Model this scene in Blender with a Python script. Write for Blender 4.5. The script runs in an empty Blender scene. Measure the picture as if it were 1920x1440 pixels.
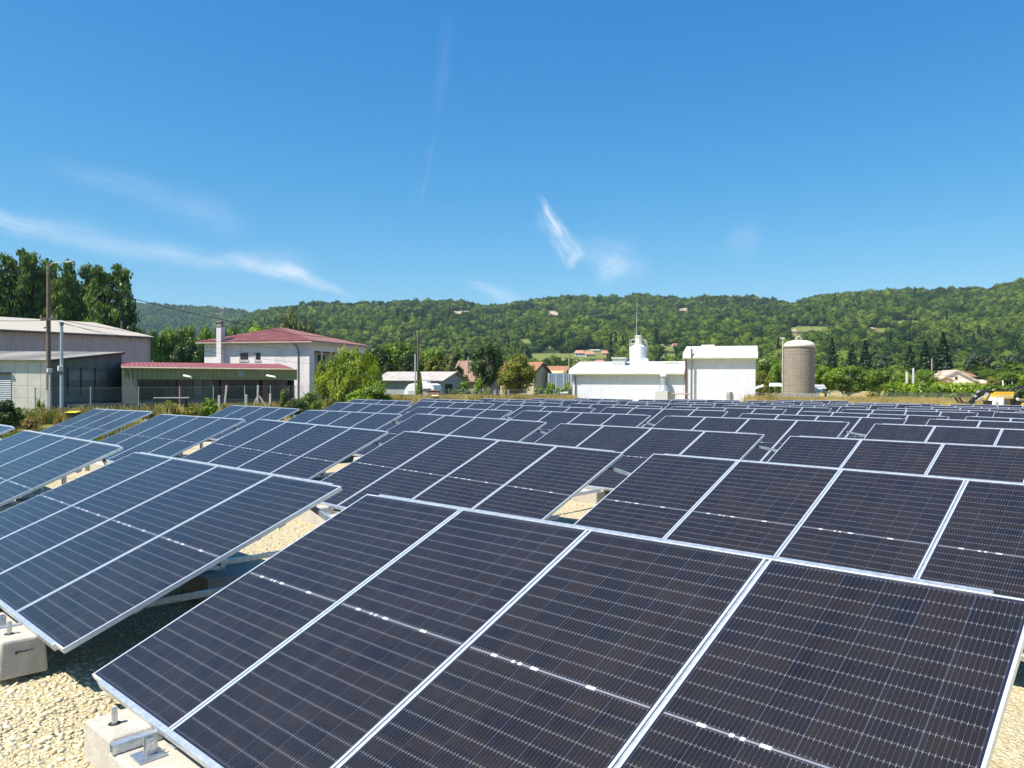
import bpy, math, random
import numpy as np
from mathutils import Vector, Matrix, Euler

# ------------------------------------------------------------------ camera, sky, sun, exposure
S = bpy.context.scene
ROOT = S.collection
G0 = 0.27                                   # height of a table's low edge above the gravel
F_PX = 1437.07                              # focal length in pixels of the 1920 px wide photograph
CAM = np.array([5.1832, -1.6278, 1.8130 + G0])
FW = np.array([-0.69192534, 0.72194879, -0.00541116])
RT = np.array([0.72194381, 0.69194439, 0.00317779])
UP = np.array([-0.00603843, 0.00170776, 0.99998031])

cd = bpy.data.cameras.new("camera")
cam = bpy.data.objects.new("camera", cd)
ROOT.objects.link(cam)
cd.sensor_width = 36.0
cd.lens = F_PX / 1920.0 * 36.0
cd.clip_start = 0.05
cd.clip_end = 9000.0
cam.matrix_world = Matrix(((RT[0], UP[0], -FW[0], CAM[0]),
                           (RT[1], UP[1], -FW[1], CAM[1]),
                           (RT[2], UP[2], -FW[2], CAM[2]),
                           (0, 0, 0, 1)))
S.camera = cam

S.view_settings.view_transform = 'Standard'
S.view_settings.look = 'None'
S.view_settings.gamma = 1.0
S.view_settings.exposure = EXPOSURE = 0.75
try:
    S.view_settings.use_curve_mapping = False
except Exception:
    pass

SUN_DIR = Vector((-0.16, -0.59, 1.0)).normalized()      # towards the sun
SUN_EL = math.asin(SUN_DIR.z)
SUN_AZ = math.atan2(SUN_DIR.x, SUN_DIR.y)               # clockwise from +Y
SKY_STRENGTH = 0.095
sl = bpy.data.lights.new("sun", 'SUN')
sl.energy = 4.9
sl.angle = math.radians(0.5)
sl.color = (1.0, 0.95, 0.86)
so = bpy.data.objects.new("sun", sl)
so.rotation_euler = (-SUN_DIR).to_track_quat('-Z', 'Y').to_euler()
so.location = (0, 0, 60)
ROOT.objects.link(so)


class N:
    """small helper round a node tree"""
    def __init__(self, nt):
        self.nt = nt

    def new(self, t, **kw):
        n = self.nt.nodes.new(t)
        for k, v in kw.items():
            setattr(n, k, v)
        return n

    def link(self, a, b):
        self.nt.links.new(a, b)

    def put(self, sock, v):
        if isinstance(v, bpy.types.NodeSocket):
            self.link(v, sock)
        elif v is not None:
            sock.default_value = v

    def m(self, op, a=None, b=None, c=None, clamp=False):
        n = self.new('ShaderNodeMath', operation=op)
        n.use_clamp = clamp
        for i, v in enumerate((a, b, c)):
            if v is not None:
                self.put(n.inputs[i], v)
        return n.outputs[0]

    def vm(self, op, a=None, b=None):
        n = self.new('ShaderNodeVectorMath', operation=op)
        if a is not None: self.put(n.inputs[0], a)
        if b is not None: self.put(n.inputs[1], b)
        return n.outputs['Value'] if op in ('DOT_PRODUCT', 'LENGTH') else n.outputs[0]

    def mix(self, fac, a, b, mode='MIX'):
        n = self.new('ShaderNodeMix', data_type='RGBA', blend_type=mode)
        self.put(n.inputs[0], fac)
        for s, v in ((n.inputs[6], a), (n.inputs[7], b)):
            if isinstance(v, (tuple, list)):
                v = tuple(v) + (1.0,) if len(v) == 3 else tuple(v)
            self.put(s, v)
        return n.outputs[2]

    def noise(self, vec, scale, detail=3, rough=0.5, out='Fac', dist=0.0):
        n = self.new('ShaderNodeTexNoise')
        if vec is not None: self.put(n.inputs['Vector'], vec)
        n.inputs['Scale'].default_value = scale
        n.inputs['Detail'].default_value = detail
        n.inputs['Roughness'].default_value = rough
        n.inputs['Distortion'].default_value = dist
        return n.outputs[out]

    def vor(self, vec, scale, feature='F1', out='Distance', rand=1.0):
        n = self.new('ShaderNodeTexVoronoi', feature=feature)
        self.put(n.inputs['Vector'], vec)
        n.inputs['Scale'].default_value = scale
        n.inputs['Randomness'].default_value = rand
        return n.outputs[out]

    def map(self, v, a, b, c=0.0, d=1.0, smooth=False):
        n = self.new('ShaderNodeMapRange')
        if smooth: n.interpolation_type = 'SMOOTHSTEP'
        self.put(n.inputs[0], v)
        for i, x in ((1, a), (2, b), (3, c), (4, d)):
            self.put(n.inputs[i], x)
        return n.outputs[0]

    def xyz(self, v):
        n = self.new('ShaderNodeSeparateXYZ')
        self.put(n.inputs[0], v)
        return n.outputs

    def comb(self, x, y, z):
        n = self.new('ShaderNodeCombineXYZ')
        for i, v in enumerate((x, y, z)): self.put(n.inputs[i], v)
        return n.outputs[0]

    def scalevec(self, v, s):
        n = self.new('ShaderNodeMapping')
        self.put(n.inputs['Vector'], v)
        n.inputs['Scale'].default_value = s
        return n.outputs[0]


def dir_px(x, y):
    d = FW * F_PX + RT * (x - 960.0) + UP * (720.0 - y)
    return d / np.linalg.norm(d)


# world: Nishita sky with a few thin cirrus wisps laid on the sky by their compass direction
w = bpy.data.worlds.new("World")
S.world = w
w.use_nodes = True
w.node_tree.nodes.clear()
n = N(w.node_tree)
sky = n.new('ShaderNodeTexSky', sky_type='NISHITA')
sky.sun_disc = False
sky.sun_elevation = SUN_EL
sky.sun_rotation = SUN_AZ
sky.altitude = 250.0
sky.air_density = 1.0
sky.dust_density = 0.55
sky.ozone_density = 3.2
dirv = n.new('ShaderNodeTexCoord').outputs['Generated']
cloud = None
# (from px, to px, half width px at the start, at the end, strength, sharpness of noise)
WISPS = [((1008, 360), (1054, 444), 2.5, 9, 0.50, 0.40), ((1030, 408), (1086, 490), 6, 13, 0.46, 0.62), ((1090, 466), (1064, 508), 8, 4, 0.34, 0.6),
         ((1024, 432), (1072, 506), 4, 4, 0.24, 0.7), ((1012, 388), (1036, 440), 8, 12, 0.15, 0.9), ((1078, 458), (1195, 500), 12, 30, 0.17, 0.85),
         ((1168, 480), (1116, 533), 18, 6, 0.25, 0.7), ((1140, 500), (1225, 506), 8, 15, 0.11, 0.95),
         ((865, 520), (950, 560), 4, 8, 0.22, 0.6), ((920, 540), (985, 582), 8, 14, 0.26, 0.5),
         ((-90, 386), (130, 449), 11, 9, 0.36, 0.6), ((0, 408), (480, 508), 15, 12, 0.15, 0.75), ((60, 430), (330, 488), 10, 8, 0.12, 0.95), ((250, 462), (480, 508), 8, 7, 0.15, 0.9),
         ((400, 480), (590, 520), 7, 10, 0.34, 0.85), ((500, 496), (672, 556), 11, 3, 0.42, 0.7), ((430, 474), (600, 506), 12, 16, 0.11, 0.95),
         ((60, 300), (430, 405), 9, 18, 0.085, 0.95), ((330, 362), (470, 440), 14, 18, 0.075, 0.95),
         ((845, 10), (817, 250), 8, 5, 0.055, 0.5), ((818, 240), (783, 405), 4, 2.5, 0.075, 0.5),
         ((1365, 432), (1425, 470), 16, 20, 0.10, 0.9)]
# (from px, to px, half width px at the start, at the end, strength, sharpness of noise)
for (p0, p1, w0, w1, st, ns) in WISPS:
    a, b = dir_px(*p0), dir_px(*p1)
    mid = (a + b) / 2; mid /= np.linalg.norm(mid)
    ax = b - a; L2 = np.linalg.norm(ax); ax /= L2
    ax = ax - mid * ax.dot(mid); ax /= np.linalg.norm(ax)
    bx = np.cross(mid, ax)
    c = n.m('MAXIMUM', n.vm('DOT_PRODUCT', dirv, tuple(mid)), 0.01)
    uu = n.m('DIVIDE', n.vm('DOT_PRODUCT', dirv, tuple(ax)), c)
    vv = n.m('DIVIDE', n.vm('DOT_PRODUCT', dirv, tuple(bx)), c)
    t = n.m('ADD', n.m('DIVIDE', uu, L2), 0.5)                       # 0..1 along the wisp
    wob = n.noise(n.comb(n.m('MULTIPLY', t, 3.0), st * 40, 0.0), 1.0, 2)
    vv = n.m('ADD', vv, n.m('MULTIPLY', n.m('SUBTRACT', wob, 0.5), 0.022 * ns))
    wid = n.m('ADD', w0 / F_PX, n.m('MULTIPLY', n.m('MULTIPLY', t, 1.0, clamp=True), (w1 - w0) / F_PX))
    r = n.m('DIVIDE', n.m('ABSOLUTE', vv), wid)
    core = n.map(r, 0.0, 2.5, 1.0, 0.0, True)
    ends = n.m('MULTIPLY', n.map(t, -0.06, 0.36, 0, 1, True), n.map(t, 0.62, 1.06, 1, 0, True))
    tex = n.noise(n.comb(n.m('MULTIPLY', uu, 22.0), n.m('MULTIPLY', vv, 190.0), st * 17.0), 1.0, 5, 0.62, dist=0.6)
    tex = n.map(tex, 0.5 - 0.42 * ns, 0.86 - 0.1 * ns, 0.0, 1.0)
    fac = n.m('MULTIPLY', n.m('MULTIPLY', core, ends), n.m('MULTIPLY', tex, st * 1.55))
    cloud = fac if cloud is None else n.m('ADD', cloud, fac, clamp=True)
bg = n.new('ShaderNodeBackground')
bg.inputs['Strength'].default_value = SKY_STRENGTH
sr, sg_, sb = n.xyz(sky.outputs[0])
gain = n.comb(n.m('MULTIPLY', n.m('POWER', sr, 1.8), 0.190), n.m('MULTIPLY', n.m('POWER', sg_, 0.96), 0.845), n.m('MULTIPLY', n.m('POWER', sb, 0.56), 2.02))
n.link(n.mix(cloud, gain, (6.6, 6.9, 7.3)), bg.inputs['Color'])
n.link(bg.outputs[0], n.new('ShaderNodeOutputWorld').inputs['Surface'])

# ------------------------------------------------------------------ survey helpers
FH = np.array([FW[0], FW[1], 0.0]); FH /= np.linalg.norm(FH)
RH = np.array([-FH[1] * -1, -FH[0], 0.0]); RH = np.array([FH[1], -FH[0], 0.0])
rng = np.random.default_rng(7)
random.seed(7)


def gh(x, y):
    """ground height"""
    y = np.asarray(y, float); x = np.asarray(x, float)
    h = -0.0125 * (np.clip(y, 15, 46) - 15)
    return h + 0.016 * np.sin(x * 0.61 + y * 0.23) * np.cos(y * 0.47 - x * 0.19)


def at(px, D):
    """plan position seen at column px, at depth D"""
    p = CAM[:2] + FH[:2] * D + RH[:2] * ((px - 960.0) / F_PX * D)
    return float(p[0]), float(p[1])


def zpix(X, Y, py):
    """height at plan point X,Y that is seen at row py"""
    d0 = np.array([X, Y, 0.0]) - CAM
    return float(((720.0 - py) * d0.dot(FW) - F_PX * d0.dot(UP)) / (F_PX * UP[2] - (720.0 - py) * FW[2]))


def proj(P):
    d = np.asarray(P, float) - CAM
    z = d @ FW
    return 960 + F_PX * (d @ RT) / z, 720 - F_PX * (d @ UP) / z


# ------------------------------------------------------------------ mesh and object helpers
class MB:
    def __init__(self):
        self.v = []; self.f = []; self.mi = []

    def add(self, vs, fs, mi=0):
        o = len(self.v)
        self.v.extend([tuple(map(float, p)) for p in vs])
        self.f.extend([tuple(i + o for i in f) for f in fs])
        self.mi.extend([mi] * len(fs))
        return self

    def box(self, x0, x1, y0, y1, z0, z1, mi=0, top=None):
        vs = [(x0, y0, z0), (x1, y0, z0), (x1, y1, z0), (x0, y1, z0), (x0, y0, z1), (x1, y0, z1), (x1, y1, z1), (x0, y1, z1)]
        return self.add(vs, [(0, 3, 2, 1), (4, 5, 6, 7), (0, 1, 5, 4), (1, 2, 6, 5), (2, 3, 7, 6), (3, 0, 4, 7)], mi)

    def cbox(self, c, s, mi=0):
        return self.box(c[0] - s[0] / 2, c[0] + s[0] / 2, c[1] - s[1] / 2, c[1] + s[1] / 2, c[2] - s[2] / 2, c[2] + s[2] / 2, mi)

    def bar(self, a, b, w, h=None, mi=0, up=(0, 0, 1)):
        """rectangular bar from a to b"""
        a = Vector(a); b = Vector(b); h = h or w
        d = (b - a).normalized(); s = d.cross(Vector(up))
        if s.length < 1e-4: s = d.cross(Vector((1, 0, 0)))
        s.normalize(); u = s.cross(d)
        vs = []
        for p in (a, b):
            for (i, j) in ((-1, -1), (1, -1), (1, 1), (-1, 1)):
                vs.append(p + s * (i * w / 2) + u * (j * h / 2))
        return self.add(vs, [(0, 1, 2, 3), (7, 6, 5, 4), (0, 4, 5, 1), (1, 5, 6, 2), (2, 6, 7, 3), (3, 7, 4, 0)], mi)

    def tube(self, pts, r, k=8, cap=True, mi=0):
        pts = [Vector(p) for p in pts]
        rs = r if isinstance(r, (list, tuple)) else [r] * len(pts)
        o = len(self.v); m = len(pts)
        d = (pts[1] - pts[0]).normalized()
        s = d.cross(Vector((0, 0, 1)))
        if s.length < 1e-3: s = d.cross(Vector((1, 0, 0)))
        s.normalize()
        vs = []
        for i, p in enumerate(pts):
            if i == 0: d = pts[1] - p
            elif i == m - 1: d = p - pts[i - 1]
            else: d = pts[i + 1] - pts[i - 1]
            d.normalize()
            s = (s - d * s.dot(d)).normalized(); u = d.cross(s)
            for j in range(k):
                a = 2 * math.pi * j / k
                vs.append(p + (s * math.cos(a) + u * math.sin(a)) * rs[i])
        fs = []
        for i in range(m - 1):
            for j in range(k):
                fs.append((i * k + j, i * k + (j + 1) % k, (i + 1) * k + (j + 1) % k, (i + 1) * k + j))
        if cap:
            fs.append(tuple(range(k - 1, -1, -1))); fs.append(tuple((m - 1) * k + j for j in range(k)))
        return self.add(vs, fs, mi)

    def lathe(self, prof, k=24, c=(0, 0), mi=0):
        vs = []; fs = []
        for (r, z) in prof:
            for j in range(k):
                a = 2 * math.pi * j / k
                vs.append((c[0] + r * math.cos(a), c[1] + r * math.sin(a), z))
        for i in range(len(prof) - 1):
            for j in range(k):
                fs.append((i * k + j, i * k + (j + 1) % k, (i + 1) * k + (j + 1) % k, (i + 1) * k + j))
        if prof[0][0] > 1e-6: fs.append(tuple(range(k - 1, -1, -1)))
        if prof[-1][0] > 1e-6: fs.append(tuple((len(prof) - 1) * k + j for j in range(k)))
        return self.add(vs, fs, mi)

    def poly(self, pts, mi=0):
        return self.add(pts, [tuple(range(len(pts)))], mi)

    def slab(self, pts, off, mi=0):
        """polygon thickened by the vector off"""
        k = len(pts); o = Vector(off)
        a = [Vector(p) for p in pts]; b = [p + o for p in a]
        fs = [tuple(range(k)), tuple(range(2 * k - 1, k - 1, -1))]
        for i in range(k):
            j = (i + 1) % k
            fs.append((i, i + k, j + k, j))
        return self.add(a + b, fs, mi)

    def build(self, name, mats, parent=None, smooth=False, loc=None, rot=None, bevel=0.0, recalc=True):
        me = bpy.data.meshes.new(name)
        me.from_pydata(self.v, [], self.f)
        if not isinstance(mats, (list, tuple)): mats = [mats]
        for m_ in mats: me.materials.append(m_)
        if len(mats) > 1:
            me.polygons.foreach_set('material_index', self.mi)
        if smooth:
            me.polygons.foreach_set('use_smooth', [True] * len(me.polygons))
        if recalc:
            import bmesh
            bm = bmesh.new(); bm.from_mesh(me)
            bmesh.ops.recalc_face_normals(bm, faces=bm.faces)
            if bevel > 0:
                bmesh.ops.remove_doubles(bm, verts=bm.verts, dist=1e-5)
                es = [e for e in bm.edges if len(e.link_faces) == 2 and e.calc_face_angle(0) > 0.6]
                bmesh.ops.bevel(bm, geom=es, offset=bevel, segments=2, affect='EDGES', profile=0.5)
            bm.to_mesh(me); bm.free()
        me.update()
        o = bpy.data.objects.new(name, me)
        ROOT.objects.link(o)
        if parent is not None: o.parent = parent
        if loc is not None: o.location = loc
        if rot is not None: o.rotation_euler = rot
        return o


def np_obj(name, V, Q, mat, parent=None, k=4, smooth=False, link=True):
    """fast mesh from numpy arrays of verts and k-gons"""
    me = bpy.data.meshes.new(name)
    V = np.asarray(V, np.float32); Q = np.asarray(Q, np.int32)
    me.vertices.add(len(V)); me.vertices.foreach_set('co', V.ravel())
    me.loops.add(Q.size); me.loops.foreach_set('vertex_index', Q.ravel())
    me.polygons.add(len(Q))
    me.polygons.foreach_set('loop_start', np.arange(0, Q.size, k, dtype=np.int32))
    me.polygons.foreach_set('loop_total', np.full(len(Q), k, np.int32))
    if smooth: me.polygons.foreach_set('use_smooth', np.ones(len(Q), bool))
    me.update(calc_edges=True); me.validate()
    if mat is not None: me.materials.append(mat)
    o = bpy.data.objects.new(name, me)
    if link: ROOT.objects.link(o)
    if parent is not None: o.parent = parent
    return o


def tag(o, label=None, cat=None, group=None, kind=None):
    if label: o['label'] = label
    if cat: o['category'] = cat
    if group: o['group'] = group
    if kind: o['kind'] = kind
    return o


def thing(name, label, cat, loc=(0, 0, 0), rz=0.0, group=None):
    o = bpy.data.objects.new(name, None)
    ROOT.objects.link(o)
    o.empty_display_size = 0.3
    o.location = loc; o.rotation_euler = (0, 0, rz)
    return tag(o, label, cat, group)


def copy_tree(o, parent=None):
    c = o.copy(); ROOT.objects.link(c)
    if parent is not None: c.parent = parent
    for ch in list(o.children): copy_tree(ch, c)
    return c


class Fr:
    """building frame: front-left corner at column px, depth D; the facade runs along +x (local), depth along +y"""
    def __init__(self, px, D, turn):
        a = math.radians(turn)                     # facade direction turned away from the camera on its right by 'turn'
        e = RH * math.cos(a) + FH * math.sin(a)
        self.O = np.array(at(px, D)); self.e = e[:2]; self.d = np.array([-e[1], e[0]])
        self.z = float(gh(*self.O))
        self.rz = math.atan2(e[1], e[0])

    def w(self, x, y):
        return self.O + self.e * x + self.d * y

    def xat(self, px, y=0.0):
        """local x on the line at local depth y that is seen at column px"""
        k = (px - 960.0) / F_PX
        o = self.w(0, y) - CAM[:2]
        a = o.dot(RH[:2]) - k * o.dot(FH[:2]); b = self.e.dot(RH[:2]) - k * self.e.dot(FH[:2])
        return float(-a / b)

    def yat(self, px, x=0.0):
        k = (px - 960.0) / F_PX
        o = self.w(x, 0) - CAM[:2]
        a = o.dot(RH[:2]) - k * o.dot(FH[:2]); b = self.d.dot(RH[:2]) - k * self.d.dot(FH[:2])
        return float(-a / b)

    def zat(self, x, y, py):
        """local height above the base at local x,y seen at row py"""
        p = self.w(x, y)
        return zpix(p[0], p[1], py) - self.z

    def thing(self, name, label, cat, group=None):
        return thing(name, label, cat, (self.O[0], self.O[1], self.z), self.rz, group)


# ------------------------------------------------------------------ materials
def M(name, col, rough=0.6, metal=0.0, var=0.18, scale=3.0, bump=0.0, bscale=None, spec=0.5, grime=None, gscale=0.6, gamt=0.4):
    m = bpy.data.materials.new(name)
    m.use_nodes = True
    nt = m.node_tree; k = N(nt)
    b = nt.nodes['Principled BSDF']
    co = k.new('ShaderNodeTexCoord').outputs['Object']
    f = k.noise(co, scale, 4, 0.6)
    lo = tuple(c * (1 - var) for c in col); hi = tuple(min(1.0, c * (1 + var)) for c in col)
    c = k.mix(k.map(f, 0.3, 0.7), lo, hi)
    if grime is not None:
        g = k.noise(k.scalevec(co, (1, 1, 0.35)), gscale, 6, 0.7)
        c = k.mix(k.m('MULTIPLY', k.map(g, 0.5, 0.72), gamt), c, grime)
    k.put(b.inputs['Base Color'], c)
    b.inputs['Roughness'].default_value = rough
    b.inputs['Metallic'].default_value = metal
    b.inputs['Specular IOR Level'].default_value = spec
    if bump > 0:
        bn = k.new('ShaderNodeBump')
        bn.inputs['Strength'].default_value = bump
        bn.inputs['Distance'].default_value = 0.02
        k.link(k.noise(co, bscale or scale * 4, 5, 0.6), bn.inputs['Height'])
        k.link(bn.outputs[0], b.inputs['Normal'])
    return m


def corrugated(name, col, axis, pitch, rough=0.5, depth=0.35, grime=None, gamt=0.4, metal=0.0, line=0.0):
    """sheet with ribs running across the given local axis (0 = x, 1 = y)"""
    m = bpy.data.materials.new(name); m.use_nodes = True
    nt = m.node_tree; k = N(nt); b = nt.nodes['Principled BSDF']
    co = k.new('ShaderNodeTexCoord').outputs['Object']
    s = k.xyz(co)[axis]
    f = k.noise(co, 1.6, 4, 0.6)
    c = k.mix(k.map(f, 0.3, 0.7), tuple(x * 0.9 for x in col), tuple(min(1, x * 1.08) for x in col))
    if grime is not None:
        g = k.noise(k.scalevec(co, (1, 1, 0.4)), 1.1, 6, 0.72)
        c = k.mix(k.m('MULTIPLY', k.map(g, 0.48, 0.7), gamt), c, grime)
    ph = k.m('FRACT', k.m('DIVIDE', s, pitch))
    if line > 0:                                    # dark joint line per sheet
        c = k.mix(k.m('MULTIPLY', k.map(k.m('ABSOLUTE', k.m('SUBTRACT', ph, 0.5)), 0.42, 0.5), line), c, tuple(x * 0.45 for x in col))
    k.put(b.inputs['Base Color'], c)
    b.inputs['Roughness'].default_value = rough; b.inputs['Metallic'].default_value = metal
    wv = k.m('SINE', k.m('MULTIPLY', s, 2 * math.pi / pitch))
    bn = k.new('ShaderNodeBump'); bn.inputs['Strength'].default_value = depth; bn.inputs['Distance'].default_value = pitch * 0.3
    k.link(wv, bn.inputs['Height']); k.link(bn.outputs[0], b.inputs['Normal'])
    return m


def leafmat(name, dark, light, trans=0.3, rand=0.25, scale=0.5, isl=0.7, gloss=0.025):
    m = bpy.data.materials.new(name); m.use_nodes = True
    nt = m.node_tree; k = N(nt); nt.nodes.remove(nt.nodes['Principled BSDF'])
    out = [x for x in nt.nodes if x.type == 'OUTPUT_MATERIAL'][0]
    geo = k.new('ShaderNodeNewGeometry')
    f = k.noise(geo.outputs['Position'], scale, 3, 0.6)
    ri = geo.outputs['Random Per Island']
    oi = k.new('ShaderNodeObjectInfo').outputs['Random']
    t = k.m('ADD', k.map(f, 0.3, 0.7), k.m('MULTIPLY', k.m('SUBTRACT', ri, 0.5), isl))
    t = k.m('ADD', t, k.m('MULTIPLY', k.m('SUBTRACT', oi, 0.5), rand * 2), clamp=True)
    c = k.mix(t, dark, light)
    d = k.new('ShaderNodeBsdfDiffuse'); k.link(c, d.inputs['Color'])
    tr = k.new('ShaderNodeBsdfTranslucent')
    k.link(k.mix(1.0, c, (1.0, 1.15, 0.45), 'MULTIPLY'), tr.inputs['Color'])
    gl = k.new('ShaderNodeBsdfGlossy'); gl.inputs['Roughness'].default_value = 0.42
    mx = k.new('ShaderNodeMixShader'); mx.inputs[0].default_value = trans
    k.link(d.outputs[0], mx.inputs[1]); k.link(tr.outputs[0], mx.inputs[2])
    m2 = k.new('ShaderNodeMixShader'); m2.inputs[0].default_value = gloss
    k.link(mx.outputs[0], m2.inputs[1]); k.link(gl.outputs[0], m2.inputs[2])
    k.link(m2.outputs[0], out.inputs['Surface'])
    return m


ALU = M('anodised_aluminium', (0.80, 0.82, 0.84), 0.38, 0.55, 0.06, 12)
GALV = M('galvanised_steel', (0.56, 0.60, 0.63), 0.42, 0.75, 0.22, 28)
STEEL = M('zinc_bolt', (0.55, 0.57, 0.58), 0.35, 0.85, 0.2, 40)
CONC = M('precast_concrete', (0.46, 0.42, 0.35), 0.9, 0, 0.12, 14, 0.35, 60, grime=(0.30, 0.265, 0.21), gscale=3.0, gamt=0.55)
CONC_OLD = M('old_concrete', (0.40, 0.37, 0.32), 0.92, 0, 0.16, 5, 0.3, 30, grime=(0.2, 0.18, 0.15), gscale=1.4, gamt=0.5)
WOOD = M('weathered_wood', (0.17, 0.125, 0.095), 0.85, 0, 0.3, 9, 0.3, 40)
WHITE = M('white_paint', (0.78, 0.78, 0.76), 0.5, 0, 0.05, 3)
PLASTIC = M('pale_grey_plastic', (0.55, 0.56, 0.55), 0.5, 0, 0.05, 3)
DARK = M('dark_opening', (0.018, 0.018, 0.018), 0.7, 0, 0.3, 4)
BLACK = M('black_paint', (0.02, 0.02, 0.022), 0.45, 0, 0.2, 6)
BARK = M('bark', (0.12, 0.095, 0.07), 0.9, 0, 0.3, 6, 0.3, 30)
CABLE = M('cable_sheath', (0.03, 0.03, 0.032), 0.6, 0, 0.1, 3)
def glassmat(name, col, rough=0.08):
    m = M(name, col, rough, 0, 0.35, 0.8); return m
GLASS = glassmat('dark_window_glass', (0.03, 0.04, 0.042), 0.06)
# ------------------------------------------------------------------ solar tables
PW, SLEN, TW, LP = 1.134, 2.278, 4.596, 5.0631
PU = [0.0, 1.154, 2.308, 3.462]
TILT = 0.40387


def panel_material():
    m = bpy.data.materials.new('solar_cells'); m.use_nodes = True
    k = N(m.node_tree); b = m.node_tree.nodes['Principled BSDF']
    co = k.new('ShaderNodeTexCoord').outputs['Object']
    x, y, z = k.xyz(co)
    oi = k.new('ShaderNodeObjectInfo').outputs['Random']
    mxx, cw, ch = 0.0225, 0.1815, 0.0917
    u = k.m('SUBTRACT', x, mxx)
    yc = k.m('SUBTRACT', y, SLEN / 2)
    v = k.m('SUBTRACT', k.m('ABSOLUTE', yc), 0.011)
    cu = k.m('FRACT', k.m('DIVIDE', u, cw)); cv = k.m('FRACT', k.m('DIVIDE', v, ch))
    du = k.m('SUBTRACT', 0.5, k.m('ABSOLUTE', k.m('SUBTRACT', cu, 0.5)))          # 0 at a column gap
    dv = k.m('SUBTRACT', 0.5, k.m('ABSOLUTE', k.m('SUBTRACT', cv, 0.5)))          # 0 at a row gap
    inside = k.m('MULTIPLY', k.m('MULTIPLY', k.m('GREATER_THAN', u, 0.0), k.m('LESS_THAN', u, cw * 6)),
                 k.m('MULTIPLY', k.m('GREATER_THAN', v, -0.011), k.m('LESS_THAN', v, ch * 12)))
    # a colour of its own for every cell
    wn = k.new('ShaderNodeTexWhiteNoise', noise_dimensions='3D')
    k.link(k.comb(k.m('FLOOR', k.m('DIVIDE', u, cw)), k.m('FLOOR', k.m('DIVIDE', k.m('ADD', yc, 2.0), ch)), k.m('MULTIPLY', oi, 91.0)), wn.inputs['Vector'])
    cell = k.mix(wn.outputs['Value'], (0.0075, 0.0072, 0.0110), (0.0165, 0.0115, 0.0105))
    cell = k.mix(k.m('MULTIPLY', oi, 0.35), cell, (0.008, 0.009, 0.016))
    # fingers and bus wires along the slope
    bp = 0.0201
    fb = k.m('ABSOLUTE', k.m('SUBTRACT', k.m('FRACT', k.m('DIVIDE', u, bp)), 0.5))
    bus = k.m('GREATER_THAN', fb, 0.472)
    tick = k.m('MULTIPLY', k.m('GREATER_THAN', fb, 0.46), k.m('LESS_THAN', dv, 0.105))
    c = k.mix(k.m('MULTIPLY', bus, 0.75), cell, (0.085, 0.08, 0.085))
    # gaps
    colgap = k.m('LESS_THAN', du, 0.0085)
    rowgap = k.m('LESS_THAN', dv, 0.0115)
    c = k.mix(k.m('MULTIPLY', colgap, 0.7), c, (0.055, 0.075, 0.115))
    c = k.mix(k.m('MULTIPLY', rowgap, 0.75), c, (0.145, 0.155, 0.175))
    c = k.mix(k.m('MULTIPLY', tick, 0.85), c, (0.27, 0.265, 0.275))
    # middle ribbon with thicker soldered pads
    pad = None
    for a, bb in ((0.175, 0.215), (0.315, 0.335), (0.36, 0.38), (0.44, 0.485), (0.775, 0.825)):
        q = k.m('MULTIPLY', k.m('GREATER_THAN', x, a), k.m('LESS_THAN', x, bb))
        pad = q if pad is None else k.m('ADD', pad, q, clamp=True)
    ay = k.m('ABSOLUTE', yc)
    rib = k.m('LESS_THAN', ay, 0.0045)
    padm = k.m('MULTIPLY', pad, k.m('LESS_THAN', ay, 0.0085))
    mid = k.m('ADD', rib, padm, clamp=True)
    c = k.mix(k.m('LESS_THAN', ay, 0.011), c, (0.02, 0.022, 0.035))
    c = k.mix(k.m('MULTIPLY', rib, 0.9), c, (0.30, 0.30, 0.31))
    c = k.mix(padm, c, (0.60, 0.59, 0.58))
    c = k.mix(k.m('SUBTRACT', 1.0, inside), c, (0.012, 0.013, 0.03))
    # dust: fine specks and a thin even film
    sp = k.vor(co, 55.0)
    c = k.mix(k.m('MULTIPLY', k.m('LESS_THAN', sp, 0.055), 0.55), c, (0.42, 0.40, 0.36))
    film = k.m('ADD', k.m('MULTIPLY', k.noise(k.comb(k.m('MULTIPLY', k.m('ADD', x, k.m('MULTIPLY', oi, 37.0)), 9.0), k.m('MULTIPLY', y, 1.1), 0.0), 1.0, 4, 0.6), 0.55), k.m('MULTIPLY', k.noise(co, 1.7, 4, 0.6), 0.45))
    c = k.mix(k.map(film, 0.35, 0.75, 0.006, 0.035), c, (0.40, 0.38, 0.34))
    k.put(b.inputs['Base Color'], c)
    met = k.m('MULTIPLY', k.m('ADD', rib, k.m('MULTIPLY', rowgap, 0.0), clamp=True), 0.25)
    k.put(b.inputs['Metallic'], met)
    b.inputs['IOR'].default_value = 1.36
    b.inputs['Specular IOR Level'].default_value = 0.5
    k.put(b.inputs['Roughness'], k.map(k.noise(co, 4.0, 3), 0.3, 0.7, 0.17, 0.25))
    return m


CELLS = panel_material()
# one panel: local x across, y up the slope, z = 0 the top of the frame
lam = MB().box(0.010, PW - 0.010, 0.010, SLEN - 0.010, -0.008, -0.0025).build('solar_panel', CELLS)
fb_ = MB()
for (x0, x1, y0, y1) in ((0, PW, 0, 0.0125), (0, PW, SLEN - 0.0125, SLEN), (0, 0.0125, 0.0125, SLEN - 0.0125), (PW - 0.0125, PW, 0.0125, SLEN - 0.0125)):
    fb_.box(x0, x1, y0, y1, -0.035, 0.0)
fb_.build('frame', ALU, lam)
PANEL0 = lam


def slope_pt(x, s, dz=0.0):
    """table-local point at across x, along-slope s, dz off the panel plane"""
    return (x, s * math.cos(TILT) - dz * math.sin(TILT), G0 + s * math.sin(TILT) + dz * math.cos(TILT))


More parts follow.
